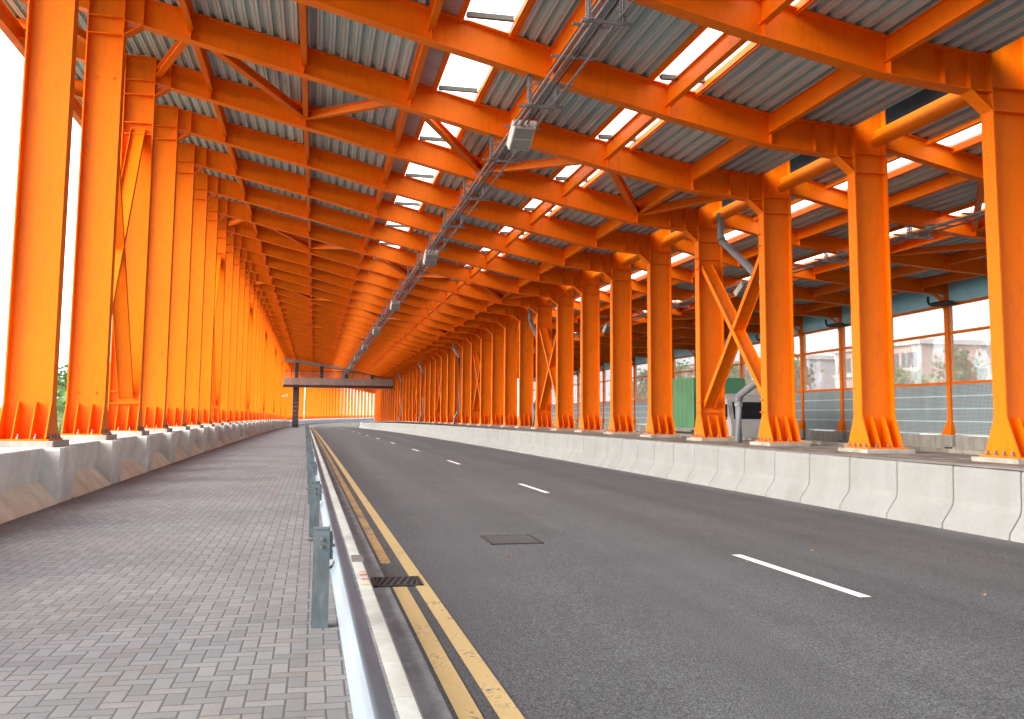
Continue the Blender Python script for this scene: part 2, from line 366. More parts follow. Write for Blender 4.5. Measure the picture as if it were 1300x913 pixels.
    def mesh(s, name, *mats, smooth=False):
        me = bpy.data.meshes.new(name); me.from_pydata(s.v, [], s.f)
        for m in mats: me.materials.append(MT[m])
        if len(mats) > 1: me.polygons.foreach_set('material_index', s.m)
        if smooth:
            me.polygons.foreach_set('use_smooth', [True] * len(me.polygons))
        me.update()
        import bmesh
        bm = bmesh.new(); bm.from_mesh(me); bmesh.ops.recalc_face_normals(bm, faces=bm.faces); bm.to_mesh(me); bm.free()
        if smooth:
            try: me.set_sharp_from_angle(angle=radians(38))
            except Exception: pass
        return me

def obj(name, me, parent=None, loc=(0, 0, 0), rot=0.0, **props):
    o = bpy.data.objects.new(name, me); COL.objects.link(o)
    o.location = loc; o.rotation_euler = (0, 0, rot)
    if parent: o.parent = parent
    for k, v in props.items(): o[k] = v
    if 'category' in props and 'kind' not in props: o['kind'] = 'thing'
    return o
def empty(name, loc=(0, 0, 0), rot=0.0, **props):
    return obj(name, None, None, loc, rot, **props)
def at(x, s, z=0.0):
    return dict(loc=P(x, s, z), rot=-heading(s))
def copytree(o, **kw):
    c = o.copy(); COL.objects.link(c)
    for ch in o.children:
        d = ch.copy(); COL.objects.link(d); d.parent = c
        for g in ch.children:
            e = g.copy(); COL.objects.link(e); e.parent = d
    c.location = kw.pop('loc'); c.rotation_euler = (0, 0, kw.pop('rot', 0.0))
    for k, v in kw.items(): c[k] = v
    return c
ONES = 'zeroth first second third fourth fifth sixth seventh eighth ninth tenth eleventh twelfth thirteenth fourteenth fifteenth sixteenth seventeenth eighteenth nineteenth'.split()
TENS = {2: 'twent', 3: 'thirt', 4: 'fort', 5: 'fift', 6: 'sixt', 7: 'sevent', 8: 'eight', 9: 'ninet'}
def nth(n):
    if n < 20: return ONES[n]
    if n >= 100: return 'hundred-and-' + nth(n - 100) if n > 100 else 'hundredth'
    t, u = divmod(n, 10)
    return TENS[t] + ('ieth' if u == 0 else 'y-' + ONES[u])

STR = dict(kind='structure')
SS = [-12, 0, 8, 20, 35, 50, 65, 80, 95, 110, 125, 140, 152] + [168] + [172 + 6 * k for k in range(46)]

# ------------------------------------------------------------------ ground, road, walkway
g = MB(); g.add([(-1500, -1500, -1.35), (1500, -1500, -1.35), (1500, 1500, -1.35), (-1500, 1500, -1.35)], [(0, 1, 2, 3)])
obj('ground', g.mesh('ground', 'ground'), **STR)
g = MB(); g.add([(-60, -60, -0.35), (-6.2, -60, -0.35), (-6.2, 165, -0.9), (-60, 165, -0.9)], [(0, 1, 2, 3)])
obj('verge', g.mesh('verge', 'ground'), **STR)
SSR = sorted(set(SS + [2, 4, 6, 10, 12, 14, 16, 25, 30, 42]))
def ro(q): return dxr(q), zr(q)
r = MB(); r.sweep([(0.60, -0.15), (4.0, -0.13), (7.0, -0.13), (10.2, -0.15)], SSR, off=ro)
obj('road', r.mesh('road', 'asphalt'), **STR)
r = MB(); r.sweep([(0.57, -0.146), (0.80, -0.146)], SSR, off=ro); obj('gutter', r.mesh('gutter', 'gutter'), **STR)
w = MB()
vs = []
for q in SSR:
    for t in range(6):
        x0, x1 = -5.0, 0.47 + dxr(q); x = x0 + (x1 - x0) * t / 5
        vs.append(P(x, q, zr(q) * t / 5))
w.add(vs, [(k * 6 + i, k * 6 + i + 1, k * 6 + 7 + i, k * 6 + 6 + i) for k in range(len(SSR) - 1) for i in range(5)])
obj('pavement', w.mesh('pavement', 'pavers'), **STR)
# kerb stones (0.9 m lengths near the camera)
k = MB(); y = -3.0; 
while y < 60:
    for (ya, yb) in [(y + 0.004, y + 1.196)]:
        if ya < 10.45 < yb or ya < 10.05 < yb: pass
        a = dxr((ya + yb) / 2); z = zr(y)
        pts = []
        for yy in (ya, yb):
            p = [(0.455, -0.2), (0.585, -0.2), (0.585, -0.02), (0.565, 0.004), (0.455, 0.004)]
            pts += [(px + dxr(yy), yy, pz + zr(yy) + drop(yy)) for px, pz in p]
        k.add(pts, [(0, 1, 2, 3, 4), (9, 8, 7, 6, 5)] + [(i, i + 5, (i + 1) % 5 + 5, (i + 1) % 5) for i in range(5)])
    y += 1.2
k.sweep([(0.455, -0.2), (0.455, 0.004), (0.585, 0.004), (0.585, -0.2)], [60] + [q for q in SS if q > 60], off=ro)
obj('kerb', k.mesh('kerb', 'kerb'), **STR)

def strip(name, x0, x1, ya, yb, m, z=-0.142, n=None):
    ss = [ya + (yb - ya) * i / (n or max(1, int((yb - ya) / 6))) for i in range((n or max(1, int((yb - ya) / 6))) + 1)]
    b = MB()
    vs = []
    for q in ss:
        for x in (x0, x1):
            zz = lerp([(0.6, 0), (4.0, 0.02), (7.0, 0.02), (10.2, 0)], x)
            vs.append(P(x + dxr(q), q, z + zr(q) + zz))
    b.add(vs, [(2 * i, 2 * i + 1, 2 * i + 3, 2 * i + 2) for i in range(len(ss) - 1)])
    return obj(name, b.mesh(name, m), **STR)
strip('yellow_line', 1.06, 1.20, -4, 400, 'yellow')
strip('yellow_line', 0.83, 0.95, 11.05, 400, 'yellow_worn')
strip('yellow_line', 0.83, 0.97, -4, 9.55, 'yellow')
for n in range(13):
    a = 8.2 + 12.0 * n
    strip('lane_dash', 5.17, 5.30, a, a + 2.75, 'white', n=1)
strip('lane_dash', 5.17, 5.30, -3.8, -1.05, 'white', n=1)

# small markings on the kerb
km = MB()
km.cur = 0
for (yy, m_) in ((9.62, 1), (9.42, 0), (9.17, 0), (8.9, 1)):
    km.cur = m_
    km.add([(0.475, yy, 0.0065), (0.555, yy, 0.0065), (0.55, yy + 0.06, 0.0065), (0.48, yy + 0.05, 0.0065)], [(0, 1, 2, 3)])
obj('kerb_marks', km.mesh('kerb_marks', 'redmark', 'yelmark'), label='small red and yellow survey strokes painted on the kerb beside the drain', category='paint mark')

# drain grate
GZ = -0.15
gr = empty('drain_grate', (0.88, 9.83, GZ), label='dark cast iron gully grate with slanting bars in the gutter by the yellow lines', category='drain grate')
f = MB(); f.box(-0.235, 0.235, -0.22, 0.22, -0.02, 0.013); obj('pit_shade', f.mesh('pit_shade', 'pit_shade'), gr)  # solid near-black slab, the darkness below the bars painted as colour
f = MB()
for a in ((-.25, .25, -.25, -.215), (-.25, .25, .215, .25), (-.25, -.22, -.25, .25), (.22, .25, -.25, .25)): f.box(a[0], a[1], a[2], a[3], -0.02, 0.020)
obj('frame', f.mesh('frame', 'cast'), gr)
f = MB()
for t in range(9):
    x = -0.30 + t * 0.068
    p = [(x, -0.213), (x + 0.026, -0.213), (x + 0.126, 0.213), (x + 0.10, 0.213)]
    p = [(max(-.219, min(.219, a)), b) for a, b in p]
    f.prism(p, -0.01, 0.018, 2)
obj('bars', f.mesh('bars', 'studs'), gr)
# manhole cover
mh = empty('manhole_cover', (2.72, 12.8, -0.139), label='rectangular cast iron manhole cover with raised chequer studs in the near lane', category='manhole cover')
f = MB(); f.box(-.33, .33, -.40, .40, -.01, .006); obj('plate', f.mesh('plate', 'studs'), mh)
f = MB()
for i in range(11):
    for j in range(13):
        x = -.29 + i * .058; y = -.36 + j * .06
        if (i + j) % 2: f.box(x - .024, x + .024, y - .009, y + .009, .006, .014)
        else: f.box(x - .009, x + .009, y - .024, y + .024, .006, .014)
obj('studs', f.mesh('studs', 'studtop'), mh)
f = MB()
for a in ((-.36, .36, -.43, -.405), (-.36, .36, .405, .43), (-.36, -.335, -.43, .43), (.335, .36, -.43, .43)): f.box(*a, -.01, .010)
obj('frame', f.mesh('frame2', 'cast'), mh)
# kerb inlet casting
f = MB(); f.box(.436, .566, 10.28, 10.72, -.12, .010)
obj('kerb_inlet', f.mesh('kerb_inlet', 'galv'), label='grey metal kerb inlet set into the pale kerb above the gully grate', category='kerb inlet')

# ------------------------------------------------------------------ fallen leaves
def leaf(x, y, z, size, m, rot, label):
    b = MB(); n = 10; top = []; 
    for i in range(n):
        t = 2 * pi * i / n; rr = size * (1 if i % 2 else 0.72)
        top.append((rr * cos(t), 0.45 * rr * sin(t), 0.012 + 0.01 * cos(2 * t)))
    b.add(top + [(0, 0, 0.004)], [(i, (i + 1) % n, n) for i in range(n)])
    obj('fallen_leaf', b.mesh('leaf', m), None, (x, y, z), rot, label=label, category='leaf', group='fallen leaves')
leaf(-0.75, 18.6, 0.003, 0.085, 'redleaf', 0.4, 'curled red-brown leaf lying on the paving near the guardrail')
leaf(5.05, 10.35, -0.125, 0.03, 'tanleaf', 0.8, 'small tan leaf on the asphalt beside the nearest white dash')
leaf(6.35, 11.1, -0.128, 0.04, 'tanleaf', 2.0, 'small tan leaf on the far lane beyond the nearest white dash')
leaf(2.35, 11.2, -0.135, 0.045, 'redleaf', 1.1, 'dark leaf scrap on the asphalt just in front of the manhole cover')
leaf(6.45, 8.1, -0.128, 0.03, 'tanleaf', 0.1, 'tiny tan leaf on the asphalt right of the nearest white dash')

# ------------------------------------------------------------------ columns
def shaft_mesh(sgn, z0, z1, name, inner_cut=None, stiff=()):
    """local: x=0 at road flange, grows away from the road (sgn*x); z up"""
    b = MB(); D = 0.807; tf = 0.028; hw = 0.15
    def X(x): return sgn * x
    def bx(x0, x1, y0, y1, a, c): b.box(min(X(x0), X(x1)), max(X(x0), X(x1)), y0, y1, a, c)
    bx(0, tf, -hw, hw, z0, z1); bx(D - tf, D, -hw, hw, z0, z1); bx(tf, D - tf, -0.009, 0.009, z0, z1)
    for z in stiff:
        for sy in (-1, 1): bx(tf, D - tf, min(sy * .0095, sy * (hw - .005)), max(sy * .0095, sy * (hw - .005)), z, z + .02)
    return b
def rib_mesh(x, sy, sgn):
    b = MB(); H = 0.68
    pr = [(0.0095, 0.0), (0.40, 0.0), (0.40, 0.03), (0.13, H), (0.0095, H)]
    b.prism([(sy * u, w) for u, w in pr], sgn * x - .010, sgn * x + .010, 0); return b
def foot_mesh(x, sgn):      # flange widening at the foot
    b = MB(); H = .68
    for sy in (-1, 1):
        b.prism([(sy * .151, 0), (sy * .415, 0), (sy * .415, .04), (sy * .151, H)], sgn * (x + .002), sgn * (x + .026), 0)
    return b
def build_column(side, far=False, root=None):
    sgn = -1 if side == 'L' else 1
    zbase = ZBL if side == 'L' else ZBR
    ztop = (zt(XL) + 0.1 if side == 'L' else 8.62) - zbase
    zh = (10.312 if side == 'L' else 6.966) - zbase
    zbb = zb(XL + .35 if side == 'L' else XR - .35) - zbase
    b = shaft_mesh(sgn, 0.03, ztop, 'shaft', stiff=(zh, zh + .42, ztop - .05) + ((1.05, ) if False else ()))
    hb = MB()   # haunch bracket towards the road
    s2 = -sgn; hx = .40; hz = zbb - zh
    hb.prism([(0, zh), (s2 * hx, zbb), (s2 * hx, zbb + .02), (0, zbb + .02)] if False else [(s2 * .001, 0.02 + zh), (s2 * hx, zbb - .004), (s2 * .001, zbb - .004)], -.008, .008, 1)
    vs = [(s2 * .001, -.15, zh), (s2 * .001, .15, zh), (s2 * hx, .15, zbb - .004), (s2 * hx, -.15, zbb - .004)]
    vs += [(x, y, z + .028) for x, y, z in vs]
    hb.hexa(vs)
    plate = MB(); plate.box(min(sgn * -.06, sgn * .87), max(sgn * -.06, sgn * .87), -.46, .46, 0, .03)
    pl = MB(); pl.cbox(min(sgn * -.16, sgn * .98), max(sgn * -.16, sgn * .98), -.56, .56, -.115, 0, .012)
    bolts = []
    for bxp, byp in ((-.03, -.30), (-.03, -.1), (-.03, .1), (-.03, .3), (.14, -.36), (.36, -.36), (.6, -.36)):
        t = MB(); t.tube([(sgn * bxp * 1.3, byp, .03), (sgn * bxp * 1.3, byp, .065)], .034, 6); t.tube([(sgn * bxp * 1.3, byp, .065), (sgn * bxp * 1.3, byp, .12)], .017, 8)
        bolts.append(t)
    ribs = [rib_mesh(x, sy, sgn) for x in (.27, .56) for sy in (-1, 1)]
    feet = [foot_mesh(x, sgn) for x in (0, .781)]
    if far:
        m = MB(); m.v = []; 
        for q in [b, hb, plate] + ribs + feet: m.add(q.v, q.f)
        m.cur = 1; m.add(pl.v, pl.f)
        return m.mesh('column_far_' + side, 'orange', 'plinth')
    nm = lambda n: n
    obj('shaft', b.mesh('shaft', 'orange'), root); obj('haunch', hb.mesh('haunch', 'orange'), root)
    obj('base_plate', plate.mesh('base_plate', 'orange'), root); obj('plinth', pl.mesh('plinth', 'plinth'), root)
    for q in ribs: obj('rib', q.mesh('rib', 'orange'), root)
    for q in feet: obj('foot_gusset', q.mesh('foot', 'orange'), root)
    for q in bolts: obj('anchor_bolt', q.mesh('bolt', 'bolt'), root)

def lab_left(n): return 'tall orange I-section column on the left wall, %s of its row from the camera' % nth(n)
def lab_right(n): return 'orange I-section column behind the right barrier, %s of its row from the right edge' % nth(n)
NEARL, NEARR = 9, 12
rootL = empty('steel_column', **at(XL, FY(1), ZBL), label=lab_left(1), category='steel column', group='orange columns on the left wall')
build_column('L', root=rootL)
for i in range(2, NEARL + 1):
    copytree(rootL, **at(XL, FY(i), ZBL), label=lab_left(i))
meL = build_column('L', far=True)
NL = 84
for i in range(NEARL + 1, NL + 1):
    if 195 < FY(i) < 204 or 217 < FY(i) < 222: continue
    obj('steel_column', meL, None, **at(XL, FY(i), ZBL), label=lab_left(i), category='steel column', group='orange columns on the left wall')
rootR = empty('steel_column', **at(XR, FY(0), ZBR), label=lab_right(1), category='steel column', group='orange columns behind the right barrier')
build_column('R', root=rootR)
for i in range(1, NEARR):
    copytree(rootR, **at(XR, FY(i), ZBR), label=lab_right(i + 1))
meR = build_column('R', far=True)
cb_ = MB()
for me_, x_, z_ in ((meL, XL, ZBL), (meR, XR, ZBR)):
    for i in range(-11, -1):
        cb_.add([(v.co.x + x_, v.co.y + FY(i), v.co.z + z_) for v in me_.vertices], [tuple(p.vertices) for p in me_.polygons])
obj('columns_behind_viewer', cb_.mesh('columns_behind', 'orange'), label='rows of orange columns continuing behind the viewer on both sides', category='columns', kind='stuff')
for i in range(NEARR, 52):
    obj('steel_column', meR, None, **at(XR, FY(i), ZBR), label=lab_right(i + 1), category='steel column', group='orange columns behind the right barrier')
for i in (0, -1): copytree(rootL, **at(XL, FY(i), ZBL), label='tall orange I-section column %s the left edge of the picture' % ('just outside' if i == 0 else 'farther outside'))
copytree(rootR, **at(XR, FY(-1), ZBR), label='orange I-section column just outside the right edge of the picture')
# ------------------------------------------------------------------ roof beams
def girder(xs, zlo, zhi, hw=.15, tf=.022):
    """beam in the x-z plane, returns MB (local y=0 at web)"""
    b = MB()
    for x0, x1 in zip(xs, xs[1:]):
        a0, a1, c0, c1 = zlo(x0), zlo(x1), zhi(x0), zhi(x1)
        b.hexa([(x0, -hw, a0), (x1, -hw, a1), (x1, hw, a1), (x0, hw, a0), (x0, -hw, a0 + tf), (x1, -hw, a1 + tf), (x1, hw, a1 + tf), (x0, hw, a0 + tf)])
        b.hexa([(x0, -hw, c0 - tf), (x1, -hw, c1 - tf), (x1, hw, c1 - tf), (x0, hw, c0 - tf), (x0, -hw, c0), (x1, -hw, c1), (x1, hw, c1), (x0, hw, c0)])
        b.hexa([(x0, -.008, a0 + tf), (x1, -.008, a1 + tf), (x1, .008, a1 + tf), (x0, .008, a0 + tf), (x0, -.008, c0 - tf), (x1, -.008, c1 - tf), (x1, .008, c1 - tf), (x0, .008, c0 - tf)])
    return b
XS = [XL + .001] + [p[0] for p in ZB if XL < p[0] < XR] + [XR - .001]
XS = sorted(XS + [-2.2, 8.2, 10.2])
def over_lo(x): return lerp([(-8.3, 11.72), (XLO, zb(XLO))], x)
gm = girder(XS, zb, zt)
go = girder([-8.28, -6.8, XLO - .001], over_lo, zt)
def stiff(x, lo, hi):
    b = MB()
    for sy in (-1, 1): b.box(x - .007, x + .007, min(sy * .0085, sy * .14), max(sy * .0085, sy * .14), lo, hi)
    return b
ST_X = [-4.2] + PUR + [10.55, 11.05]
def stz(x): return (zb(x) + .023, (zb(x) + .26) if x in PUR else zt(x) - .023)
def lab_beam(n): return 'orange roof beam sloping down to the right, %s overhead from the camera' % nth(n)
NEARB = 9
rb = empty('roof_beam', **at(0, FY(0), 0), label=lab_beam(1), category='roof beam', group='main roof beams')
obj('girder', gm.mesh('girder', 'orange'), rb); obj('overhang_girder', go.mesh('over', 'orange'), rb)
for x in ST_X:
    lo, hi = stz(x); obj('stiffener', stiff(x, lo, hi).mesh('stiffener', 'orange'), rb)
for x in PUR:
    t = MB()
    for kk in range(4):
        for sy in (-1, 1): t.tube([(x + .02, sy * .075, zb(x) + .33 + kk * .075), (x + .036, sy * .075, zb(x) + .33 + kk * .075)], .014, 6)
    obj('bolts', t.mesh('bolts', 'bolt'), rb)
for i in range(1, NEARB): copytree(rb, **at(0, FY(i), 0), label=lab_beam(i + 1))
copytree(rb, **at(0, FY(-1), 0), label='orange roof beam overhead just behind the top edge of the picture')
fm = MB(); fm.add(gm.v, gm.f); fm.add(go.v, go.f)
for x in ST_X: q = stiff(x, *stz(x)); fm.add(q.v, q.f)
fmm = fm.mesh('beam_far', 'orange')
gmm = girder(XS, zb, zt)
for x in ST_X: q = stiff(x, *stz(x)); gmm.add(q.v, q.f)
gmm = gmm.mesh('girder_far', 'orange'); gom = go.mesh('over_far', 'orange')
for i in range(NEARB, NL + 1):
    r_ = empty('roof_beam', **at(0, FY(i), 0), label=lab_beam(i + 1), category='roof beam', group='main roof beams')
    obj('girder', gmm, r_); obj('overhang_girder', gom, r_)

# ------------------------------------------------------------------ purlins
def ipiece(h, w, L, name, mat='orange'):
    b = MB(); b.ibeam((0, 0.012, 0), (0, L - .012, 0), h, w, .016, .01); return b.mesh(name, mat)
pur_me = ipiece(.42, .14, S, 'purlin')
PN = ['leftmost', 'second', 'third', 'fourth', 'fifth', 'sixth']
def slope_z(x, s):  # purlin centre height
    return zt(x) - .235
for i in range(-1, NF_FULL):
    for kk, x in enumerate(PUR):
        y0, y1 = FY(i), FY(i + 1)
        a, c = P(x, y0, slope_z(x, y0)), P(x, y1, slope_z(x, y1))
        d = c - a
        o = obj('purlin', pur_me, None, a, 0, label='orange %s purlin from the left in the %s roof bay from the camera' % (PN[kk], nth(i + 2)), category='purlin', group='main roof purlins')
        o.rotation_euler = (math.atan2(d.z, d.length), 0, -math.atan2(d.x, d.y))
b = MB()
for i in range(NF_FULL, NL):
    for x in PUR: b.ibeam(P(x, FY(i) + .02, slope_z(x, 0)), P(x, FY(i + 1) - .02, slope_z(x, 0)), .42, .19)
obj('distant_purlins', b.mesh('distant_purlins', 'orange'), label='rows of orange purlins in the far roof beyond the footbridge', category='purlins', kind='stuff')
# eave beam on the far left edge and tube along the right columns
ev = ipiece(.5, .22, S, 'eave')
for i in range(0, NF_FULL, 1):
    if i > 6: break
    obj('eave_beam', ev, None, P(-8.2, FY(i), 11.72), 0, label='orange edge beam of the left overhang in the %s roof bay from the camera' % nth(i + 1), category='eave beam', group='left eave beams')
b = MB()
for i in range(7, NL): b.ibeam(P(-8.2, FY(i) + .02, 11.72), P(-8.2, FY(i + 1) - .02, 11.72), .5, .22)
b2 = MB()
obj('distant_eave', b.mesh('distant_eave', 'orange'), label='orange edge beam running along the far part of the left overhang', category='eave beam', kind='stuff')
t = MB(); t.tube([(0, .16, 0), (0, S - .16, 0)], .125, 18)
t.box(-.04, .04, .16, S - .16, .115, .25)
tme = t.mesh('tube', 'orange', smooth=True)
for i in range(0, 20):
    obj('steel_tube', tme, None, P(12.0, FY(i), 7.66), 0, label='orange round tie tube between the %s and %s right-hand columns' % (nth(i + 1), nth(i + 2)), category='steel tube', group='tie tubes along the right columns')
b = MB()
for i in range(20, 51): b.tube([P(12.0, FY(i) + .16, 7.66), P(12.0, FY(i + 1) - .16, 7.66)], .2, 8)
obj('distant_tubes', b.mesh('distant_tubes', 'orange', smooth=True), label='orange tie tubes along the far end of the right column row', category='steel tubes', kind='stuff')

# ------------------------------------------------------------------ bracing
BR = [2, 7, 12, 17, 22, 27, 32]
def brace_obj(name, p0, p1, h, w, label, cat, grp):
    p0, p1 = Vector(p0), Vector(p1); b = MB(); b.ibeam((0, 0, 0), p1 - p0, h, w, .016, .01)
    return obj(name, b.mesh(name, 'orange'), None, p0, label=label, category=cat, group=grp)
for n, i in enumerate(BR):
    y0, y1 = FY(i), FY(i + 1)
    def Q(x, s): 
        v = P(x, s, (zt(x) - .36)); v.y += (.06 if s == y0 else -.06); return v
    pts = [(PUR[0], y0, PUR[1], y1), (PUR[2], y0, PUR[1], y1), (PUR[2], y0, PUR[3], y1), (PUR[4], y0, PUR[3], y1), (PUR[4], y0, PUR[5], y1), (XR - .1, y0, PUR[5], y1), (PUR[0], y0, XL + .05, y1), (-7.9, y0, XLO - .05, y1)]
    for m_, (xa, sa, xb, sb) in enumerate(pts):
        mm = m_ if m_ < 6 else m_
        brace_obj('roof_brace', Q(xa, sa), Q(xb, sb), .22, .18,
                  'orange diagonal roof brace, %s across from the left, in the %s braced bay' % (nth({7: 1, 6: 2}.get(m_, m_ + 3)), nth(n + 1)), 'roof brace', 'diagonal braces under the main roof')
    for side in ('L', 'R'):
        xc = (XL + XLO) / 2 - .0 if side == 'L' else (XR + XRO) / 2 - .1
        zlo, zhi = (1.95, 9.35) if side == 'L' else (1.85, 6.25)
        r_ = empty('cross_brace', P(xc, y0, zlo), 0, label='orange X-shaped brace between the %s pair of braced columns on the %s' % (nth(n + 1), 'left' if side == 'L' else 'right'), category='cross brace', group='cross braces between columns')
        dz = zhi - zlo; o0 = P(xc, y0, zlo); e1 = P(xc, y1, zlo) - o0
        for a_, b_, off in (((0, .02, 0), (0, S - .02, dz), .0), ((0, .02, dz), (0, S - .02, 0), .023)):
            m_ = MB(); m_.ibeam(Vector(a_), Vector(b_) + Vector((0, 0, e1.z)), .38, .15, .018, .012, up=(1, 0, 0))
            obj('brace_arm', m_.mesh('brace_arm', 'orange'), r_, (off, 0, 0))
        for yy in (0.0, S):
            for zz in (0, dz):
                m_ = MB(); s_ = 1 if yy == 0 else -1; y_a = yy + s_ * .011; y_b = yy + s_ * .14
                m_.box(-.36, .36, min(y_a, y_b), max(y_a, y_b), zz - .16 + (0 if yy == 0 else e1.z), zz - .135 + (0 if yy == 0 else e1.z))
                m_.box(-.36, .36, min(y_a, y_b), max(y_a, y_b), zz + .16 + (0 if yy == 0 else e1.z), zz + .185 + (0 if yy == 0 else e1.z))
                obj('connection_plate', m_.mesh('cp', 'orange'), r_)
        m_ = MB()

# ------------------------------------------------------------------ main roof deck
def corr(x0, x1, zf, pitch=.29, dep=.085):
    out = []; n = max(1, round((x1 - x0) / pitch)); p = (x1 - x0) / n
    for i in range(n):
        a = x0 + i * p
        for t, h in ((.0, 0), (.22, 0), (.25, .02), (.28, 0), (.50, 0), (.56, dep), (.72, dep), (.75, dep - .018), (.78, dep), (.94, dep)): out.append((a + t * p, zf(a + t * p) + .012 + h))
    out.append((x1, zf(x1) + .012)); return out
def seg_on(x0, x1): return [x0] + [p[0] for p in ZB if x0 < p[0] < x1] + [x1]
ROOF_S = [-34.0, 3.0] + [q for q in SS if q > 8 and q < 440]
deck = empty('roof_deck', (0, 3, 0), label='corrugated galvanised roof sheeting above the orange beams over the road', category='roof')
def add_deck(parent, name, prof, mat, ss=None):
    b = MB(); b.sweep(prof, ss or ROOF_S)
    o = obj(name, b.mesh(name, mat), parent); o.location = -Vector(parent.location); return o
OPEN = [(2.73, 3.68), (6.80, 7.76)]
bands = [(-8.4, -4.6), (-4.6, PUR[0]), (PUR[0], PUR[1]), (PUR[1], PUR[2]), (3.84, PUR[3]), (PUR[3], 6.68), (7.86, PUR[5]), (PUR[5], 11.5)]
for a, c in bands: add_deck(deck, 'sheet', corr(a, c, zt), 'sheet')
add_deck(deck, 'flashing', [(PUR[2], zt(PUR[2]) + .012), (2.62, zt(2.62) + .012)], 'flash')
# frames beside the openings: lipped channels
for x0, x1 in ((2.62, 2.73), (3.68, 3.84), (6.68, 6.80), (7.76, 7.86)):
    z0 = zt((x0 + x1) / 2)
    b = MB(); m = (x0 + x1) / 2
    b.sweep([(x0, z0 - .05), (x1, z0 - .05), (x1, z0 + .09), (x0, z0 + .09)], ROOF_S, close=True)
    b.sweep([(m - .012, z0 - .08), (m + .012, z0 - .08), (m + .012, z0 - .05), (m - .012, z0 - .05)], ROOF_S, close=True)
    o = obj('opening_frame', b.mesh('opening_frame', 'orange'), deck); o.location = -Vector(deck.location)
# skylights, one per bay and opening
SKN = ('left', 'right')
for kk, (x0, x1) in enumerate(OPEN):
    z0 = zt((x0 + x1) / 2) + .07
    pm = MB(); pm.box(x0 + .004, x1 - .004, .01, S - .01, 0.0, .006)
    pane = pm.mesh('pane', 'sky')
    bm_ = MB(); sl = (zt(x1) - zt(x0)) / 2
    bm_.box(x0 + .002, x1 - .002, S - .62, S - .53, -.12, -.02); bm_.box(x0 + .002, x1 - .002, S - .53, S - .47, -.06, -.012)
    barm = bm_.mesh('cross_bar', 'bar')
    for i in range(-1, NF_FULL):
        sk = empty('skylight', P(0, FY(i), z0), 0, label='translucent skylight of the %s roof strip over the %s bay from the camera' % (SKN[kk], nth(i + 2)), category='skylight', group='skylights of the %s strip' % SKN[kk])
        obj('pane', pane, sk); obj('cross_bar', barm, sk)
b = MB()
for x0, x1 in OPEN: b.sweep([(x0, zt((x0 + x1) / 2) + .1), (x1, zt((x0 + x1) / 2) + .1)], [FY(NF_FULL)] + [q for q in ROOF_S if q > FY(NF_FULL)])
obj('distant_skylights', b.mesh('distant_skylights', 'sky'), label='narrow bright skylight strips in the far roof', category='skylights', kind='stuff')

# ------------------------------------------------------------------ second hall
H2 = 24
dk2 = empty('roof_deck', (0, 3.001, 0), label='dark corrugated roof sheeting over the far carriageway behind the right columns', category='roof')
SS2 = [-34.0, 3.0, 20, 40, 60, 80, 100, 120, 140, 165]
def add2(x0, x1, name='sheet'):
    b = MB(); b.sweep(corr(x0, x1, zt2), SS2); o = obj(name, b.mesh(name, 'sheet'), dk2); o.location = -Vector(dk2.location)
OPEN2 = [(13.45, 14.0), (16.9, 17.5)]
b = MB(); b.sweep([(11.15, 8.86), (11.15, 8.78), (12.75, 8.70), (12.75, 8.0), (12.79, 8.0), (12.79, 8.74)], SS2, close=True); o = obj('ridge_flashing', b.mesh('ridge_flashing', 'dark'), dk2); o.location = -Vector(dk2.location)
for a, c in ((12.8, 13.35), (14.1, 16.8), (17.6, 26.2)): add2(a, c)
for x0, x1 in OPEN2:
    for xa, xb in ((x0 - .1, x0), (x1, x1 + .1)):
        b = MB(); z0 = zt2((xa + xb) / 2); b.sweep([(xa, z0 - .08), (xb, z0 - .08), (xb, z0 + .14), (xa, z0 + .14)], SS2, close=True)
        o = obj('opening_frame', b.mesh('opening_frame', 'orange'), dk2); o.location = -Vector(dk2.location)
    b = MB(); b.sweep([(x0, zt2(x0) + .06), (x1, zt2(x1) + .06)], SS2)
    o = obj('skylight_sheet', b.mesh('skylight_sheet', 'sky'), dk2); o.location = -Vector(dk2.location)
for i in range(-1, H2):
    xe = xw(FY(i)) - .12
    xs = [XRO + .001] + [p[0] for p in ZB2 if XRO + .3 < p[0] < xe - .4] + [xe]
    gg = girder(xs, zb2, lambda x: zt2(x), .12, .018)
    r_ = empty('far_hall_beam', P(0, FY(i), 0), 0, label='orange beam over the far carriageway leaving the %s right-hand column' % nth(i + 1) if i >= 0 else 'orange beam over the far carriageway just out of sight on the right', category='roof beam', group='roof beams of the far hall')
    obj('girder', gg.mesh('girder2', 'orange'), r_)
    if i < 12:
        for x in PUR2: 
            if x < xe - .3: obj('stiffener', stiff(x, zb2(x) + .02, zt2(x) - .02).mesh('st', 'orange'), r_)
p2 = ipiece(.30, .16, S, 'purlin2')
for i in range(-1, H2 - 4):
    for kk, x in enumerate(PUR2):
        obj('far_hall_purlin', p2, None, P(x, FY(i), zt2(x) - .17), 0, label='orange %s purlin from the left over the far carriageway, %s bay' % (PN[kk] if kk else 'first', nth(i + 2)), category='purlin', group='purlins of the far hall')
for n, i in enumerate((1, 2, 6, 7, 11, 12)):
    y0, y1 = FY(i), FY(i + 1)
    for (xa, xb) in ((14.9, 17.9), (20.3, 17.9)):
        brace_obj('far_hall_brace', P(xa, y0 + .05, zt2(xa) - .25), P(xb, y1 - .05, zt2(xb) - .25), .18, .14, 'orange diagonal roof brace in the far hall, %s set, %s arm' % (nth(n + 1), 'left' if xa < 17 else 'right'), 'roof brace', 'diagonal braces of the far hall')

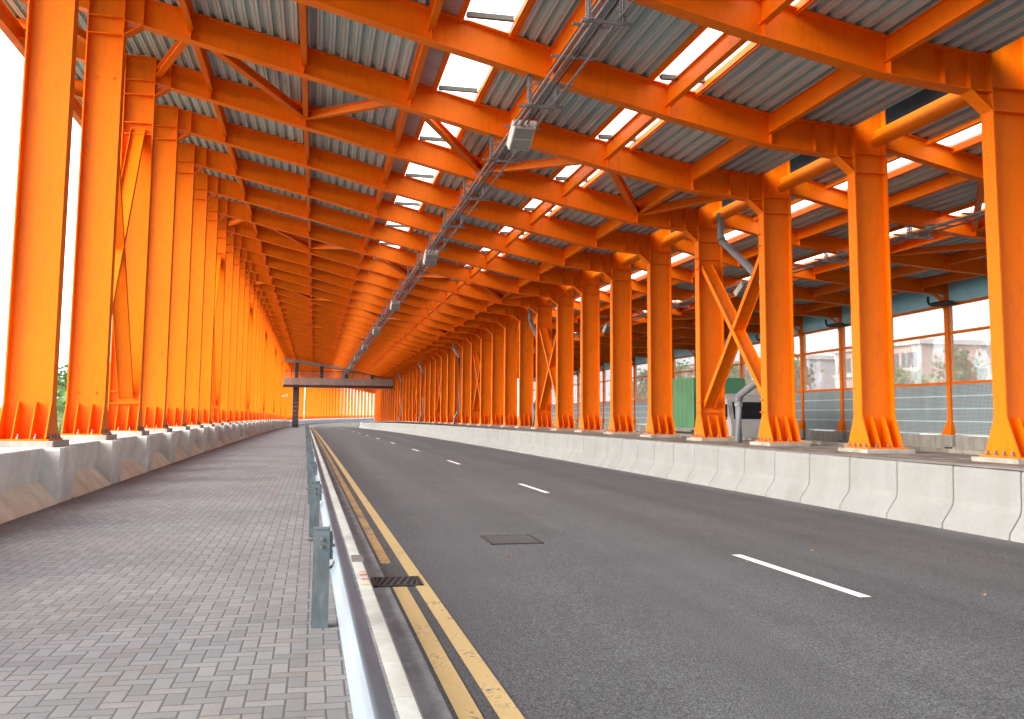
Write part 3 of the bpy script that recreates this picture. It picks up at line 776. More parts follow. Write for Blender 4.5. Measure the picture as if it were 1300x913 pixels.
# ------------------------------------------------------------------ glazed noise screen
def post_mesh():
    b = MB(); H = 6.45
    b.box(-.11, .11, -.10, -.082, 0, H); b.box(-.11, .11, .082, .10, 0, H); b.box(-.008, .008, -.082, .082, 0, H)
    b.box(-.125, -.111, -.10, .10, 0.0, H)
    return b
def foot_p():
    b = MB()
    b.hexa([(-.30, -.26, .0), (.14, -.26, .0), (.14, .26, .0), (-.30, .26, .0), (-.127, -.11, .55), (.12, -.11, .55), (.12, .11, .55), (-.127, .11, .55)]); return b
def knee():
    b = MB(); n = 7
    pts = [(-.13 - 0.75 * (1 - cos(t * pi / 2 / n)), 4.55 + .78 * sin(t * pi / 2 / n)) for t in range(n + 1)]
    for (x0, z0), (x1, z1) in zip(pts, pts[1:]):
        b.hexa([(x0, -.09, z0), (x0 + .06, -.09, z0), (x0 + .06, .09, z0), (x0, .09, z0), (x1, -.09, z1), (x1 + .06, -.09, z1 + .04), (x1 + .06, .09, z1 + .04), (x1, .09, z1)])
    return b
pm, fm_, kn = post_mesh().mesh('post', 'orange'), foot_p().mesh('post_foot', 'orange'), knee().mesh('knee', 'orange')
psh = MB(); psh.cbox(-.34, .34, -.38, .38, -.45, 0, .02); psh = psh.mesh('post_plinth', 'plinth')
for i in range(0, H2):
    s_ = FY(i); r_ = empty('screen_post', P(xw(s_), s_, .97), 0, label='slim orange post of the glazed screen, %s from the right edge' % nth(i + 1), category='screen post', group='posts of the glazed screen')
    obj('post', pm, r_); obj('post_foot', fm_, r_); obj('knee', kn, r_); obj('plinth', psh, r_)
for i in range(0, H2 - 1):
    a, c = P(xw(FY(i)), FY(i), 0), P(xw(FY(i + 1)), FY(i + 1), 0)
    d = c - a; L = math.hypot(d.x, d.y); ang = -math.atan2(d.x, d.y)
    r_ = empty('glazed_screen', (a.x, a.y, a.z), ang, label='glazed noise screen bay right of the %s screen post, grey panels below clear panes' % nth(i + 1) if i == 0 else 'glazed noise screen bay between the %s and %s screen posts' % (nth(i), nth(i + 1)) if False else 'glazed noise screen bay left of the %s screen post, grey panels under clear panes' % nth(i + 1), category='noise screen', group='bays of the glazed screen')
    e = .12
    b = MB(); b.box(-.16, .16, .3, L - .3, -.1, .93); obj('plinth_wall', b.mesh('pw', 'plinth'), r_)
    for t_ in range(4):
        z0 = .99 + t_ * .475
        b = MB(); b.box(-.05, .05, e, L - e, z0 + .02, z0 + .455); obj('lower_panel', b.mesh('lp', 'acoustic'), r_)
        b = MB(); b.box(-.07, .07, e, L - e, z0 - .022, z0 + .018); obj('panel_rail', b.mesh('pr', 'tealrail'), r_)
    for z0 in (2.90, 4.80, 5.86):
        b = MB(); b.box(-.06, .06, e, L - e, z0 - .05, z0 + .05); obj('transom', b.mesh('tr', 'orange'), r_)
    for z0, z1 in ((2.95, 4.75), (4.85, 5.81)):
        b = MB(); b.box(-.006, .006, e, L - e, z0, z1); obj('window_pane', b.mesh('wp', 'glass'), r_)
    b = MB(); b.box(-.04, .04, e, L - e, 5.91, 6.75); obj('fascia', b.mesh('fa', 'teal'), r_)
# bracket lamps on the screen posts
for n, i in enumerate((4, 6, 8, 10)):
    s_ = FY(i); r_ = empty('bracket_lamp', P(xw(s_) - .12, s_, 6.0), 0, label='black bracket lamp below the teal fascia, on the %s screen post from the right edge' % nth(i + 1), category='lamp', group='bracket lamps on the screen')
    b = MB(); b.tube([(-.55, 0.25, .2), (-.55, .25, .02), (-.5, .25, -.08), (-.4, .25, -.1)], .05, 8); obj('arm', b.mesh('arm', 'cable', smooth=True), r_)
    b = MB(); b.tube([(-.46, .25, -.1), (-.4, .1, -.1), (-.3, -.55, -.12), (-.3, -.8, -.13)], [.06, .09, .11, .08], 10); obj('lamp_head', b.mesh('head', 'cast', smooth=True), r_)

# far carriageway road and its kerb
b = MB(); b.sweep([(13.9, -.15), (26.5, -.15)], [q for q in SS if q < 300]); obj('far_road', b.mesh('far_road', 'asphalt'), **STR)
b = MB()
def ap(q): return 0, zr(q) * .6
b.sweep([(10.02, .845), (10.6, .85), (13.75, .84), (13.80, .80), (13.80, -.3)], [q for q in SS if q < 330], off=None)
obj('apron', b.mesh('apron', 'apron'), **STR)
b = MB(); b.sweep([(13.45, .842), (13.45, .93), (13.6, .93), (13.6, .842)], [q for q in SS if q < 200], close=True); obj('apron_upstand', b.mesh('apron_upstand', 'apron'), label='low dark concrete upstand along the back edge of the barrier apron', category='kerb')

# ------------------------------------------------------------------ right precast barrier
JS = 1.447
bprof = [(9.86, -.4), (9.86, -.135), (9.875, -.05), (10.06, .20), (10.085, .30), (10.10, .78), (10.115, .835), (10.16, .862), (10.50, .865), (10.50, -.4)]
def barrier_me(L):
    b = MB(); g = .014
    n = len(bprof)
    def ring(y, ins): 
        return [((x + ins if i < n - 1 and x < 10.2 else x), y, z - (ins if z > .8 else 0)) for i, (x, z) in enumerate(bprof)]
    vs = ring(g, .014) + ring(g + .014, 0) + ring(L - g - .014, 0) + ring(L - g, .014)
    f = []
    for k in range(3):
        for i in range(n): j = (i + 1) % n; f.append((k * n + i, k * n + j, (k + 1) * n + j, (k + 1) * n + i))
    f.append(tuple(range(n))); f.append(tuple(range(4 * n - 1, 3 * n - 1, -1)))
    b.add(vs, f); return b.mesh('barrier_block', 'concrete_r')
bme = barrier_me(JS)
NB = 92
for i in range(NB):
    s_ = 13.12 + JS * (i - 3)
    o = obj('concrete_barrier', bme, None, P(dxr(s_) , s_, zr(s_)), 0, label='pale precast barrier block along the right side of the road, %s from the camera' % nth(i + 1), category='barrier block', group='precast barrier blocks along the right')
    d = P(dxr(s_ + JS), s_ + JS, zr(s_ + JS)) - P(dxr(s_), s_, zr(s_)); o.rotation_euler = (math.atan2(d.z, JS), 0, -math.atan2(d.x, d.y))
send = 13.12 + JS * (NB - 3)
b = MB(); b.sweep(bprof, [send] + [q for q in SS if q > send and q < 400], close=True, off=ro)
obj('distant_barrier', b.mesh('distant_barrier', 'concrete_r'), label='pale concrete barrier on the right of the road beyond the footbridge', category='barrier')
b = MB()   # dark fill behind the block joints, gap shade put into its colour
b.sweep([(9.93, -.35), (9.93, -.16), (10.13, .22), (10.16, .80), (10.45, .80), (10.45, -.35)], [8] + [q for q in SS if 8 < q < 150], close=True, off=ro)
obj('joint_shade_fill', b.mesh('joint_shade_fill', 'dark'), kind='structure')

# ------------------------------------------------------------------ left wall
def wall_module(L):
    r = {}
    b = MB()   # pilaster under the column, local y=0 at module start (column centre at .55)
    y0, y1 = -.66, .36
    b.cbox(-5.95 - XL, -4.62 - XL, y0 + .03, y1 - .03, -.3, .945, .02)
    # front face tapering outwards a little at the top
    xa, xb = -4.29 - XL, -4.33 - XL
    pts0 = [(-4.66 - XL, y0 + .02), (xa - .05, y0 + .06), (xa, y0 + .12), (xa, y1 - .12), (xa - .05, y1 - .06), (-4.66 - XL, y1 - .02)]
    top = [(-4.66 - XL, y0 - .04), (xb + .03, y0), (xb + .09, y0 + .09), (xb + .09, y1 - .09), (xb + .03, y1), (-4.66 - XL, y1 + .04)]
    n = 6; vs = [(x, y, -.02) for x, y in pts0] + [(x, y, .90) for x, y in top] + [(x - .02 if x > -.1 else x, y * .985 - .003, .95) for x, y in top]
    f = [tuple(range(n - 1, -1, -1)), tuple(range(2 * n, 3 * n))]
    for k in range(2):
        for i in range(n): j = (i + 1) % n; f.append((k * n + i, k * n + j, (k + 1) * n + j, (k + 1) * n + i))
    b.add(vs, f); r['pilaster'] = b.mesh('pilaster', 'concrete_l')
    b = MB()
    b.prism([(-5.9 - XL, -.3), (-4.63 - XL, -.3), (-4.63 - XL, .40), (-4.56 - XL, .93), (-4.58 - XL, .95), (-5.9 - XL, .95)], y1 - .02, L + y0 + .02)
    r['wall_panel'] = b.mesh('wall_panel', 'concrete_l')
    b = MB(); 
    for q in range(3):
        ya = y1 + .0 + q * (L + y0 - y1) / 3 + .004; yb = y1 + (q + 1) * (L + y0 - y1) / 3 - .004
        b.prism([(-4.64 - XL, -.05), (-4.27 - XL, -.05), (-4.29 - XL, .02), (-4.62 - XL, .37), (-4.64 - XL, .37)], ya, yb)
    r['toe_block'] = b.mesh('toe_block', 'toe')
    return r
wm = wall_module(S)
for i in range(-2, 40):
    s_ = FY(i)
    r_ = empty('wall_section', P(XL, s_, 0), -heading(s_), label='stained concrete wall section with pilaster below the %s left column' % nth(i) if i > 0 else ('stained concrete wall section at the lower left edge, nearest of the row' if i == 0 else 'stained concrete wall section behind the camera, number %d back' % (-i)), category='concrete wall', group='sections of the left wall')
    for k_, me_ in wm.items(): obj(k_, me_, r_)
b = MB(); b.sweep([(-5.9, -.3), (-5.9, .95), (-4.4, .95), (-4.29, -.3)], [FY(40)] + [q for q in SS if q > FY(40)], close=True)
obj('distant_wall', b.mesh('distant_wall', 'concrete_l'), label='low concrete wall sweeping round the far bend below the columns', category='concrete wall')

# ------------------------------------------------------------------ guardrail
gd = empty('guardrail', (0.1, 0, 0), label='galvanised W-beam guardrail between the paving and the kerb', category='guardrail')
wp = [(.0, 0), (.018, .012), (.03, .04), (.075, .07), (.08, .10), (.075, .125), (.02, .148), (.012, .156), (.02, .164), (.075, .187), (.08, .21), (.075, .24), (.03, .27), (.018, .298), (0, .31)]
loop = [(.142 + x, .43 + z) for x, z in wp] + [(.139 + x - .004, .43 + z) for x, z in reversed(wp)]
GS = [-2, 2, 4, 6, 8, 11, 15, 20, 25, 30, 40, 50, 60, 75, 90, 110, 130, 150, 165] + [165 + 6 * q for q in range(1, 33)]
b = MB(); b.sweep(loop, GS, close=True, off=ro); o = obj('rail', b.mesh('rail', 'rail', smooth=True), gd); o.location = -Vector(gd.location)
pst = MB(); th = .007
pst.box(-.062, .062, -.06, -.06 + th, -.3, .745); pst.box(-.062, -.062 + th, -.06 + th, .06, -.3, .745); pst.box(.062 - th, .062, -.06 + th, .06, -.3, .745)
pst.box(-.062, .062, -.072, -.0605, .728, .746)
pst = pst.mesh('post', 'post')
spm = MB(); spm.box(.064, .085, -.05, .05, .50, .70); spm = spm.mesh('spacer', 'post')
bo = MB()
for z in (.655, .60): bo.tube([(0.0, -.062, z), (0.0, -.085, z)], .013, 6)
bo.tube([(-.062, 0, .645), (-.10, 0, .645)], .016, 6); bo.tube([(-.10, 0, .645), (-.115, 0, .645)], .009, 6)
bo = bo.mesh('post_bolts', 'bolt')
ft = MB(); ft.box(-.085, .10, -.085, -.0755, -.01, .012); ft = ft.mesh('collar', 'concrete_l')
for n in range(32):
    s_ = 7.26 + 4.82 * n if n else 7.26
    pp = P(.070 + dxr(s_), s_, zr(s_))
    o = obj('post', pst, gd, pp - gd.location); obj('spacer', spm, o); obj('post_bolts', bo, o)
for s_ in (2.44,):
    o = obj('post', pst, gd, P(.085, s_, 0) - gd.location); obj('spacer', spm, o)
# second guardrail on the far bend
b = MB(); b.sweep([(-4.0, .45), (-3.95, .45), (-3.95, .75), (-4.0, .75)], [145, 165] + [165 + 6 * q for q in range(1, 36)], close=True)
obj('distant_guardrail', b.mesh('distant_guardrail', 'rail'), label='pale rail following the far bend in front of the lit columns', category='guardrail')

# ------------------------------------------------------------------ cable tray with lamps
def tray(x, z, i0, i1, zbeam, label, lamp_frames, fam):
    t = empty('cable_tray', P(x, FY(i0), z), 0, label=label, category='cable tray')
    org = Vector(t.location)
    ss = [FY(i0) - 4] + [q for q in SS if FY(i0) < q < FY(i1)] + [FY(i1)]
    def sw(prof, name, mat='galv', smooth=False):
        b = MB(); b.sweep(prof, ss, close=True); o = obj(name, b.mesh(name, mat, smooth=smooth), t); o.location = -org
    for dx_, r_ in ((-.26, .026), (.24, .026)):
        sw([(x + dx_ + r_ * cos(a * pi / 4), z + r_ * sin(a * pi / 4)) for a in range(8)], 'conduit', smooth=True)
    sw([(x - .15, z - .02), (x - .09, z - .02), (x - .09, z + .03), (x - .15, z + .03)], 'channel')
    sw([(x + .02, z + .035), (x + .05, z + .035), (x + .05, z + .065), (x + .02, z + .065)], 'cable', 'cable')
    b = MB(); q = FY(i0) - 4 + .3; 
    while q < FY(i1):
        p = P(x, q, z); b.box(p.x - .42, p.x + .40, p.y - .022, p.y + .022, p.z + .033, p.z + .075); q += S / 3
    o = obj('rungs', b.mesh('rungs', 'galv'), t, kind='stuff'); o.location = -org
    for i in range(i0, i1):
        for dx_ in (-.30, .28):
            b = MB(); p = P(x + dx_, FY(i), 0)
            ztop = zbeam(x + dx_)
            for yy in (-.075, .045):
                nseg = 7; H = ztop - (z - .12)
                b.box(-.035, -.02, yy, yy + .03, 0, H); b.box(.02, .035, yy, yy + .03, 0, H)
                for s2 in range(nseg): b.box(-.02, .02, yy + .006, yy + .024, H * s2 / nseg, H * (s2 + .5) / nseg)
            b.box(-.06, .06, -.12, .12, H - .015, H)
            o = obj('hanger', b.mesh('hanger', 'galv'), t); o.location = P(x + dx_, FY(i), z - .12) - org
        b = MB(); b.box(-.42, .42, -.03, .03, 0, .05); o = obj('hanger_bar', b.mesh('hanger_bar', 'galv'), t); o.location = P(x, FY(i), z - .14) - org
    body = MB(); body.hexa([(-.24, -.36, -.20), (.24, -.36, -.20), (.24, .36, -.20), (-.24, .36, -.20), (-.28, -.40, .0), (.28, -.40, .0), (.28, .40, .0), (-.28, .40, .0)])
    body.box(-.20, .20, -.30, .30, .0, .09); body = body.mesh('lamp_body', 'lampbox')
    lens = MB(); lens.box(-.21, .21, -.33, -.02, -.212, -.201); lens.box(-.21, .21, .02, .33, -.212, -.201)
    for fx in (-.17, -.085, 0, .085, .17): lens.box(fx - .012, fx + .012, -.372, -.352, -.17, -.03)
    lens = lens.mesh('lamp_lens', 'lens')
    cb = MB(); cb.tube([(.20, .30, .05), (.26, .42, .16), (.22, .60, .22), (.12, .72, .1)], .014, 6); cb = cb.mesh('lead', 'cable', smooth=True)
    for n, s_ in enumerate(lamp_frames):
        r_ = empty('floodlight', P(x - .02, s_, z - .06), 0, label='pale box floodlight under the %s cable tray, %s from the camera' % (fam, nth(n + 1)), category='floodlight', group='floodlights under the %s tray' % fam)
        r_.rotation_euler = (radians(-28), 0, 0)
        obj('housing', body, r_); obj('lens', lens, r_); obj('lead', cb, r_)
tray(4.45, 8.05, 0, 40, zb, 'galvanised cable tray hung below the main roof beams over the road', [20.1 + 17.0 * k_ for k_ in range(8)], 'main')
tray(16.2, 6.66, 0, 18, zb2, 'galvanised cable tray hung below the beams over the far carriageway', [16.0, 33.0, 50.0], 'far')

# ------------------------------------------------------------------ downpipes
for n, i in enumerate((2, 8, 14, 20, 26)):
    y = FY(i)
    if i in (2, 8):
        pts = [(11.92, y + 3.5, 7.75), (11.92, y + 3.5, 7.05), (11.92, y + 3.40, 6.85), (11.92, y + 1.9, 5.95), (11.90, y + .45, 5.0), (11.88, y + .33, 4.8), (11.88, y + .33, 2.95), (11.88, y + .40, 2.8), (11.9, y + 2.3, 2.2), (11.9, y + 2.42, 2.05), (11.9, y + 2.42, .85)]
    else:
        pts = [(11.0, y + 1.6, 7.4), (11.0, y + 1.6, 7.1), (11.2, y + .6, 6.4), (11.25, y + .2, 6.2), (11.25, y + .2, 1.9), (11.1, y + 1.5, 1.3), (11.1, y + 1.6, .85)]
    pts = [P(*p) for p in pts]; r_ = empty('downpipe', pts[-1], 0, label='grey drainpipe with elbows bending round the %s right-hand column' % nth(i + 1), category='drainpipe', group='drainpipes on the right columns')
    b = MB(); b.tube([p - pts[-1] for p in pts], .105, 14); obj('pipe', b.mesh('pipe', 'pvc', smooth=True), r_)
    for a_, c_ in ((0, 1), (1, 2), (2, 3), (len(pts) - 3, len(pts) - 2), (len(pts) - 2, len(pts) - 1)):
        d = (pts[c_] - pts[a_]).normalized(); m_ = pts[a_] + d * .12
        b = MB(); b.tube([m_ - d * .05 - pts[-1], m_ + d * .05 - pts[-1]], .118, 14); obj('collar', b.mesh('collar', 'pvc', smooth=True), r_)

# ------------------------------------------------------------------ truck
tk = empty('box_truck', (17.0, 33.7, -.15), 0, label='lorry with green cargo box and silver cab on the far carriageway, between the columns', category='truck')
def part(name, mats, parent, fn, loc=(0, 0, 0), smooth=False):
    b = MB(); fn(b); return obj(name, b.mesh(name, *([mats] if isinstance(mats, str) else mats), smooth=smooth), parent, loc)
cabp = [(0, .55), (-.05 + .0, 1.45), (.22, 2.62), (.40, 2.85), (3.4, 2.95), (3.4, .55)]
part('cab', 'tsilver', tk, lambda b: b.prism([(y, z) for y, z in [(0, .5), (-.03, 1.35), (.35, 2.35), (.6, 2.62), (3.3, 2.72), (3.3, .5)]], -1.1, 1.1, 0))
part('windscreen', 'tdark', tk, lambda b: b.hexa([(-.95, .00, 1.42), (.95, .00, 1.42), (.95, .05, 1.42), (-.95, .05, 1.42), (-.9, .32, 2.3), (.9, .32, 2.3), (.9, .36, 2.3), (-.9, .36, 2.3)]))
for sx in (-1, 1):
    part('side_window', 'tdark', tk, lambda b: b.prism([(.35, 1.6), (.62, 2.3), (1.5, 2.35), (1.5, 1.6)], sx * 1.101, sx * 1.108, 0))
    part('side_window', 'tdark', tk, lambda b: b.prism([(1.65, 1.6), (1.65, 2.35), (3.0, 2.4), (3.0, 1.6)], sx * 1.101, sx * 1.108, 0))
    mr = part('mirror', 'tdark', tk, lambda b: b.box(sx * 1.28 - .08, sx * 1.28 + .08, .1, .18, 1.7, 2.2))
    part('headlight', 'lens', tk, lambda b: b.box(sx * .85 - .18, sx * .85 + .18, -.06, -.005, .75, .98))
    part('side_skirt', 'dark', tk, lambda b: b.box(sx * 1.0 - .04, sx * 1.0 + .04, 3.5, 8.8, .62, 1.05))
part('bumper', 'dark', tk, lambda b: b.box(-1.12, 1.12, -.12, -.04, .4, .72))
part('chassis', 'dark', tk, lambda b: b.box(-.45, .45, .3, 8.8, .55, .95))
def boxfn(b):
    b.cbox(-1.22, 1.22, 3.45, 8.9, 1.22, 3.38, .03)
    for k_ in range(11):
        for sx in (-1, 1): b.box(min(sx * 1.221, sx * 1.228), max(sx * 1.221, sx * 1.228), 3.6 + k_ * .5, 3.64 + k_ * .5, 1.25, 3.34)
part('cargo_box', 'tgreen', tk, boxfn)
for yy in (1.0, 6.6, 7.8):
    for sx in (-1, 1):
        wl = part('wheel', 'rubber', tk, lambda b: b.tube([(-.14, 0, 0), (-.11, 0, 0), (.11, 0, 0), (.14, 0, 0)], [.40, .48, .48, .40], 24), (sx * .93, yy, .48), True)
        part('rim', 'tsilver', wl, lambda b: b.tube([(sx * .142, 0, 0), (sx * .155, 0, 0)], [.27, .22], 18))

# ------------------------------------------------------------------ footbridge
fb = empty('footbridge', (3.2, 140, 0), 0, label='footbridge with brown panelled deck and dark posts crossing the tunnel far ahead', category='footbridge')
zo = 0
def fbp(name, mat, fn): return part(name, mat, fb, fn)
fbp('deck', 'dark', lambda b: (b.box(-8.3, 8.1, -1.3, 1.3, 5.32, 5.60), b.box(-8.3, 8.1, -1.36, 1.36, 5.25, 5.34)))
for n in range(11):
    x0 = -8.3 + n * 1.49
    fbp('side_panel', 'bridge', lambda b: b.box(x0 + .02, x0 + 1.47, -1.40, -1.33, 5.62, 6.62))
fbp('pier', 'pier', lambda b: [b.cbox(-6.45, -5.55, -.45, .45, -1.2 + k_ * .6, -1.2 + k_ * .6 + .585, .012) for k_ in range(11)])
fbp('top_rail', 'dark', lambda b: b.box(-8.3, 8.1, -1.36, -1.28, 7.55, 7.63))
fbp('handrails', 'galv', lambda b: [b.box(-8.3, 8.1, -1.34, -1.31, z_, z_ + .035) for z_ in (6.75, 6.95, 7.15, 7.35)])
for n in range(12):
    x0 = -8.2 + n * 1.48
    fbp('baluster', 'dark', lambda b: b.box(x0 - .03, x0 + .03, -1.36, -1.27, 6.6, 7.6))
for x0, zt_ in ((-6.0, 9.3), (-2.4, 8.5), (1.2, 7.75), (5.0, 7.5)):
    fbp('canopy_post', 'pier', lambda b: b.cbox(x0 - .26, x0 + .26, -.9, -.4, 5.6, zt_, .02))
fbp('canopy', 'bridge', lambda b: b.hexa([(-8.3, -1.4, 9.15), (8.1, -1.4, 6.95), (8.1, 1.3, 6.95), (-8.3, 1.3, 9.15), (-8.3, -1.4, 9.55), (8.1, -1.4, 7.2), (8.1, 1.3, 7.2), (-8.3, 1.3, 9.55)]))
# small camera on the left column near the bridge
b = MB(); b.tube([(0, 0, 0), (.5, 0, .1)], .05, 8); b.box(.4, .8, -.15, .15, 0, .35)
obj('wall_camera', b.mesh('wall_camera', 'lampbox'), None, P(-4.55, 131, 4.2), 0, label='small white camera bracketed to a left column near the footbridge', category='camera')

# ------------------------------------------------------------------ vegetation
def crown(center, rad, n, size, mat, seed, squash=.8):
    rnd = random.Random(seed); b = MB()
    clumps = []
    for _ in range(max(8, n // 90)):
        while True:
            v = Vector((rnd.uniform(-1, 1), rnd.uniform(-1, 1), rnd.uniform(-1, 1)))
            if v.length < 1: break
        v = v.normalized() * (v.length ** .4) * .85
        clumps.append((v, rnd.uniform(.22, .42)))
    for _ in range(n):
        c, cr = rnd.choice(clumps)
        d = Vector((rnd.gauss(0, 1), rnd.gauss(0, 1), rnd.gauss(0, .8))) * cr * .55
        p = (c + d); p = Vector((p.x * rad[0], p.y * rad[1], p.z * rad[2])) + Vector(center)
        a = Vector((rnd.gauss(0, 1), rnd.gauss(0, 1), rnd.gauss(0, .6))).normalized(); t = a.cross(Vector((rnd.gauss(0, 1), rnd.gauss(0, 1), rnd.gauss(0, 1)))).normalized()
        L = size * rnd.uniform(.6, 1.3); W = L * .38
        b.add([p, p + a * L * .5 + t * W, p + a * L, p + a * L * .5 - t * W], [(0, 1, 2, 3)])
    return b.mesh('crown', mat)
def tree(x, y, z, h, rad, label, seed, mat='leafd', n=2600, size=.28):
    r_ = empty('tree', (x, y, z), 0, label=label, category='tree', group='trees outside')
    rnd = random.Random(seed)
    b = MB(); b.tube([(0, 0, -.2), (.05, .03, h * .3), (-.04, .06, h * .55), (0, 0, h * .8)], [h * .035, h * .028, h * .02, h * .008], 8)
    for q in range(6):
        a = q * pi / 3 + rnd.random(); z0 = h * (.35 + .07 * q)
        b.tube([(0, 0, z0), (cos(a) * rad * .35, sin(a) * rad * .35, z0 + h * .12), (cos(a) * rad * .7, sin(a) * rad * .7, z0 + h * .2)], [h * .015, h * .01, h * .004], 6)
    obj('trunk', b.mesh('trunk', 'bark', smooth=True), r_)
    obj('crown', crown((0, 0, h * .66), (rad, rad, h * .38), n, size, mat, seed), r_)
def palm(x, y, z, h, label, seed, n=13, L=1.7):
    rnd = random.Random(seed)
    r_ = empty('palm', (x, y, z), 0, label=label, category='palm', group='palms beyond the left wall')
    b = MB(); b.tube([(0, 0, -.2), (.05, .02, h * .5), (0, .06, h)], [.14, .10, .08], 8); obj('trunk', b.mesh('trunk', 'bark', smooth=True), r_)
    b = MB()
    for q in range(n):
        a = q * 2.4 + rnd.random(); el = rnd.uniform(.2, 1.2); pts = []
        for k_ in range(9):
            t_ = k_ / 8; rr = L * t_; pts.append(Vector((cos(a) * rr * cos(el * .7), sin(a) * rr * cos(el * .7), h + L * (sin(el) * t_ - .75 * t_ * t_))))
        for k_ in range(1, 9):
            d = (pts[k_] - pts[k_ - 1]).normalized(); sd = d.cross(Vector((0, 0, 1))).normalized(); LL = .38 * L * (1 - abs(k_ / 8 - .45)) * .8
            for sgn in (-1, 1):
                for u in (0, .33, .66):
                    p = pts[k_ - 1].lerp(pts[k_], u); e = p + (sd * sgn * .9 + d * .6 + Vector((0, 0, -.35))).normalized() * LL
                    b.add([p, p + d * .035, e, p - d * .02], [(0, 1, 2, 3)])
        b.tube(pts, [.018 * (1 - k_ / 10) for k_ in range(9)], 4, False)
    obj('fronds', b.mesh('fronds', 'leafl'), r_)
palm(-7.15, 30.3, -.4, 1.9, 'young palm seen between the first and second left columns', 3)
palm(-8.5, 36.0, -.4, 2.4, 'taller palm behind the young palm, seen past the second left column', 5, 15, 2.0)
palm(-7.9, 27.6, -.4, 1.6, 'palm frond peeking in at the left edge of the picture', 9, 12, 1.9)
palm(-6.9, 25.6, -.4, .95, 'low palm whose frond pokes over the wall by the third left column', 11, 10, 1.5)
tree(-9.8, 44, -.5, 4.4, 2.0, 'rounded green tree beyond the palms outside the left wall', 21, 'leafd', 2600, .22)
tree(-10.4, 55, -.5, 4.4, 2.2, 'farther green tree in the strip outside the left wall', 22, 'leafd', 2400, .24)
b = crown((-8.9, 32, .35), (1.4, 22, .75), 5200, .24, 'leafd', 31)
obj('shrub_border', b, label='low leafy shrub border along the outside of the left wall', category='shrubs', kind='stuff')
for n, (x, y, h, rad, m) in enumerate(((46, 59.6, 7.3, 1.7, 'leafd'), (46, 66.5, 6.6, 2.0, 'leafl'), (46, 85.5, 9.2, 2.6, 'leafd'), (49, 104, 9.0, 3.0, 'leafl'), (50, 124, 10.0, 3.6, 'leafl'), (52, 146, 10.5, 4, 'leafd'))):
    tree(x, y, -1.3, h, rad, '%s leafy tree from the right beyond the glazed screen' % nth(n + 1), 50 + n, m, 2400, .5)

# ------------------------------------------------------------------ buildings beyond the screen
def building(x, y, w, d, h, mat, label, floors, z0=-1.3):
    r_ = empty('office_building', (x, y, z0), 0, label=label, category='building', group='buildings beyond the screen')
    part('wall', mat, r_, lambda b: b.box(0, w, -d / 2, d / 2, 0, h))
    part('roof', 'bframe', r_, lambda b: b.box(-.4, w + .4, -d / 2 - .4, d / 2 + .4, h, h + .5))
    fh = h / floors
    for k_ in range(floors):
        nwin = int(d / 3.2)
        for q in range(nwin):
            y0 = -d / 2 + .5 + q * (d - 1) / nwin
            part('window', 'bwin', r_, lambda b: b.box(-.03, .08, y0 + .25, y0 + (d - 1) / nwin - .25, k_ * fh + fh * .32, k_ * fh + fh * .78))
        part('ledge', 'bframe', r_, lambda b: b.box(-.35, -.001, -d / 2, d / 2, k_ * fh + fh * .14, k_ * fh + fh * .24))
building(62, 94, 14, 16.5, 10.6, 'bwall', 'pinkish low office block seen through the screen right of centre', 3)
building(64, 124, 16, 24, 10.5, 'bwall2', 'grey building farther left seen through the screen', 4)
building(78, 69, 12, 7, 26, 'bwall2', 'tall grey building at the right edge seen through the screen', 6)
building(66, 165, 16, 30, 12, 'bwall', 'distant pinkish building behind the leftmost screen bays', 4)

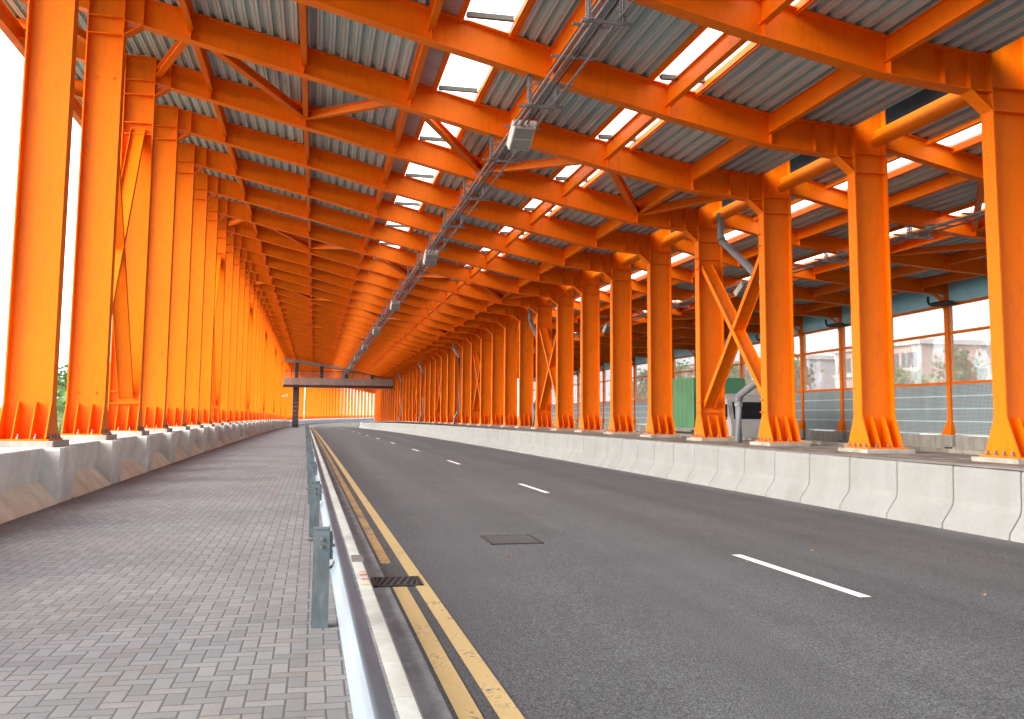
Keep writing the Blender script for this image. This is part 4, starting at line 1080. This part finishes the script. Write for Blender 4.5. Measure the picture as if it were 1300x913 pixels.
# ------------------------------------------------------------------ camera
F_PX, PPX, PPY, YAW, PIT, ROL = 1173.107, 647.98, 409.31, 0.206624, 0.09887, 0.008476
cd = bpy.data.cameras.new('camera'); cam = bpy.data.objects.new('camera', cd); COL.objects.link(cam)
cd.sensor_width = 36; cd.sensor_fit = 'HORIZONTAL'; cd.lens = F_PX * 36 / 1300
cd.shift_x = (650 - PPX) / 1300; cd.shift_y = -(456.5 - PPY) / 1300
cd.clip_start = 0.05; cd.clip_end = 3000
fwd = Vector((sin(YAW) * cos(PIT), cos(YAW) * cos(PIT), sin(PIT)))
right = Vector((cos(YAW), -sin(YAW), 0)); up = right.cross(fwd)
c_, s_ = cos(ROL), sin(ROL)
# image x' = c*x - s*ydown ; ydown' = s*x + c*ydown
r2 = right * c_ + up * s_ * 1.0
u2 = up * c_ - right * s_ * 1.0
M = Matrix((r2, u2, -fwd)).transposed().to_4x4(); M.translation = Vector((0, 0, 1.6))
cam.matrix_world = M
SC.camera = cam

# ------------------------------------------------------------------ light
SUN_EL, SUN_AZ = radians(28), radians(250)     # azimuth clockwise from +Y
wld = bpy.data.worlds.new('World'); SC.world = wld; wld.use_nodes = True
nt = wld.node_tree; bg = nt.nodes['Background']
sk = N(nt, 'ShaderNodeTexSky', sky_type='NISHITA'); sk.sun_disc = False; sk.sun_elevation = SUN_EL; sk.sun_rotation = SUN_AZ
sk.air_density = 1.0; sk.dust_density = 4.0; sk.ozone_density = 1.0
hs = N(nt, 'ShaderNodeHueSaturation'); hs.inputs['Saturation'].default_value = 0.80
nt.links.new(sk.outputs[0], hs.inputs['Color']); veil = mix(nt, 0.5, hs.outputs[0], (6.2, 6.8, 7.6)); nt.links.new(veil, bg.inputs[0]); bg.inputs[1].default_value = 0.15
ld = bpy.data.lights.new('sun', 'SUN'); ld.energy = 0.85; ld.angle = radians(45); ld.color = (1, .94, .84)
lo = bpy.data.objects.new('sun', ld); COL.objects.link(lo)
dirv = Vector((sin(SUN_AZ) * cos(SUN_EL), cos(SUN_AZ) * cos(SUN_EL), sin(SUN_EL)))
lo.rotation_euler = (-dirv).to_track_quat('-Z', 'Y').to_euler(); lo.location = dirv * 60 + Vector((0, 0, 20))
vs_ = SC.view_settings; SC.display_settings.display_device = 'sRGB'; vs_.view_transform = 'Standard'; vs_.look = 'None'; vs_.gamma = 1.0; vs_.use_curve_mapping = False
vs_.exposure = 2.38
cy = SC.cycles
cy.max_bounces = 10; cy.diffuse_bounces = 6; cy.glossy_bounces = 3; cy.transmission_bounces = 4; cy.transparent_max_bounces = 10
cy.use_denoising = True; cy.caustics_reflective = False; cy.caustics_refractive = False; cy.sample_clamp_indirect = 6
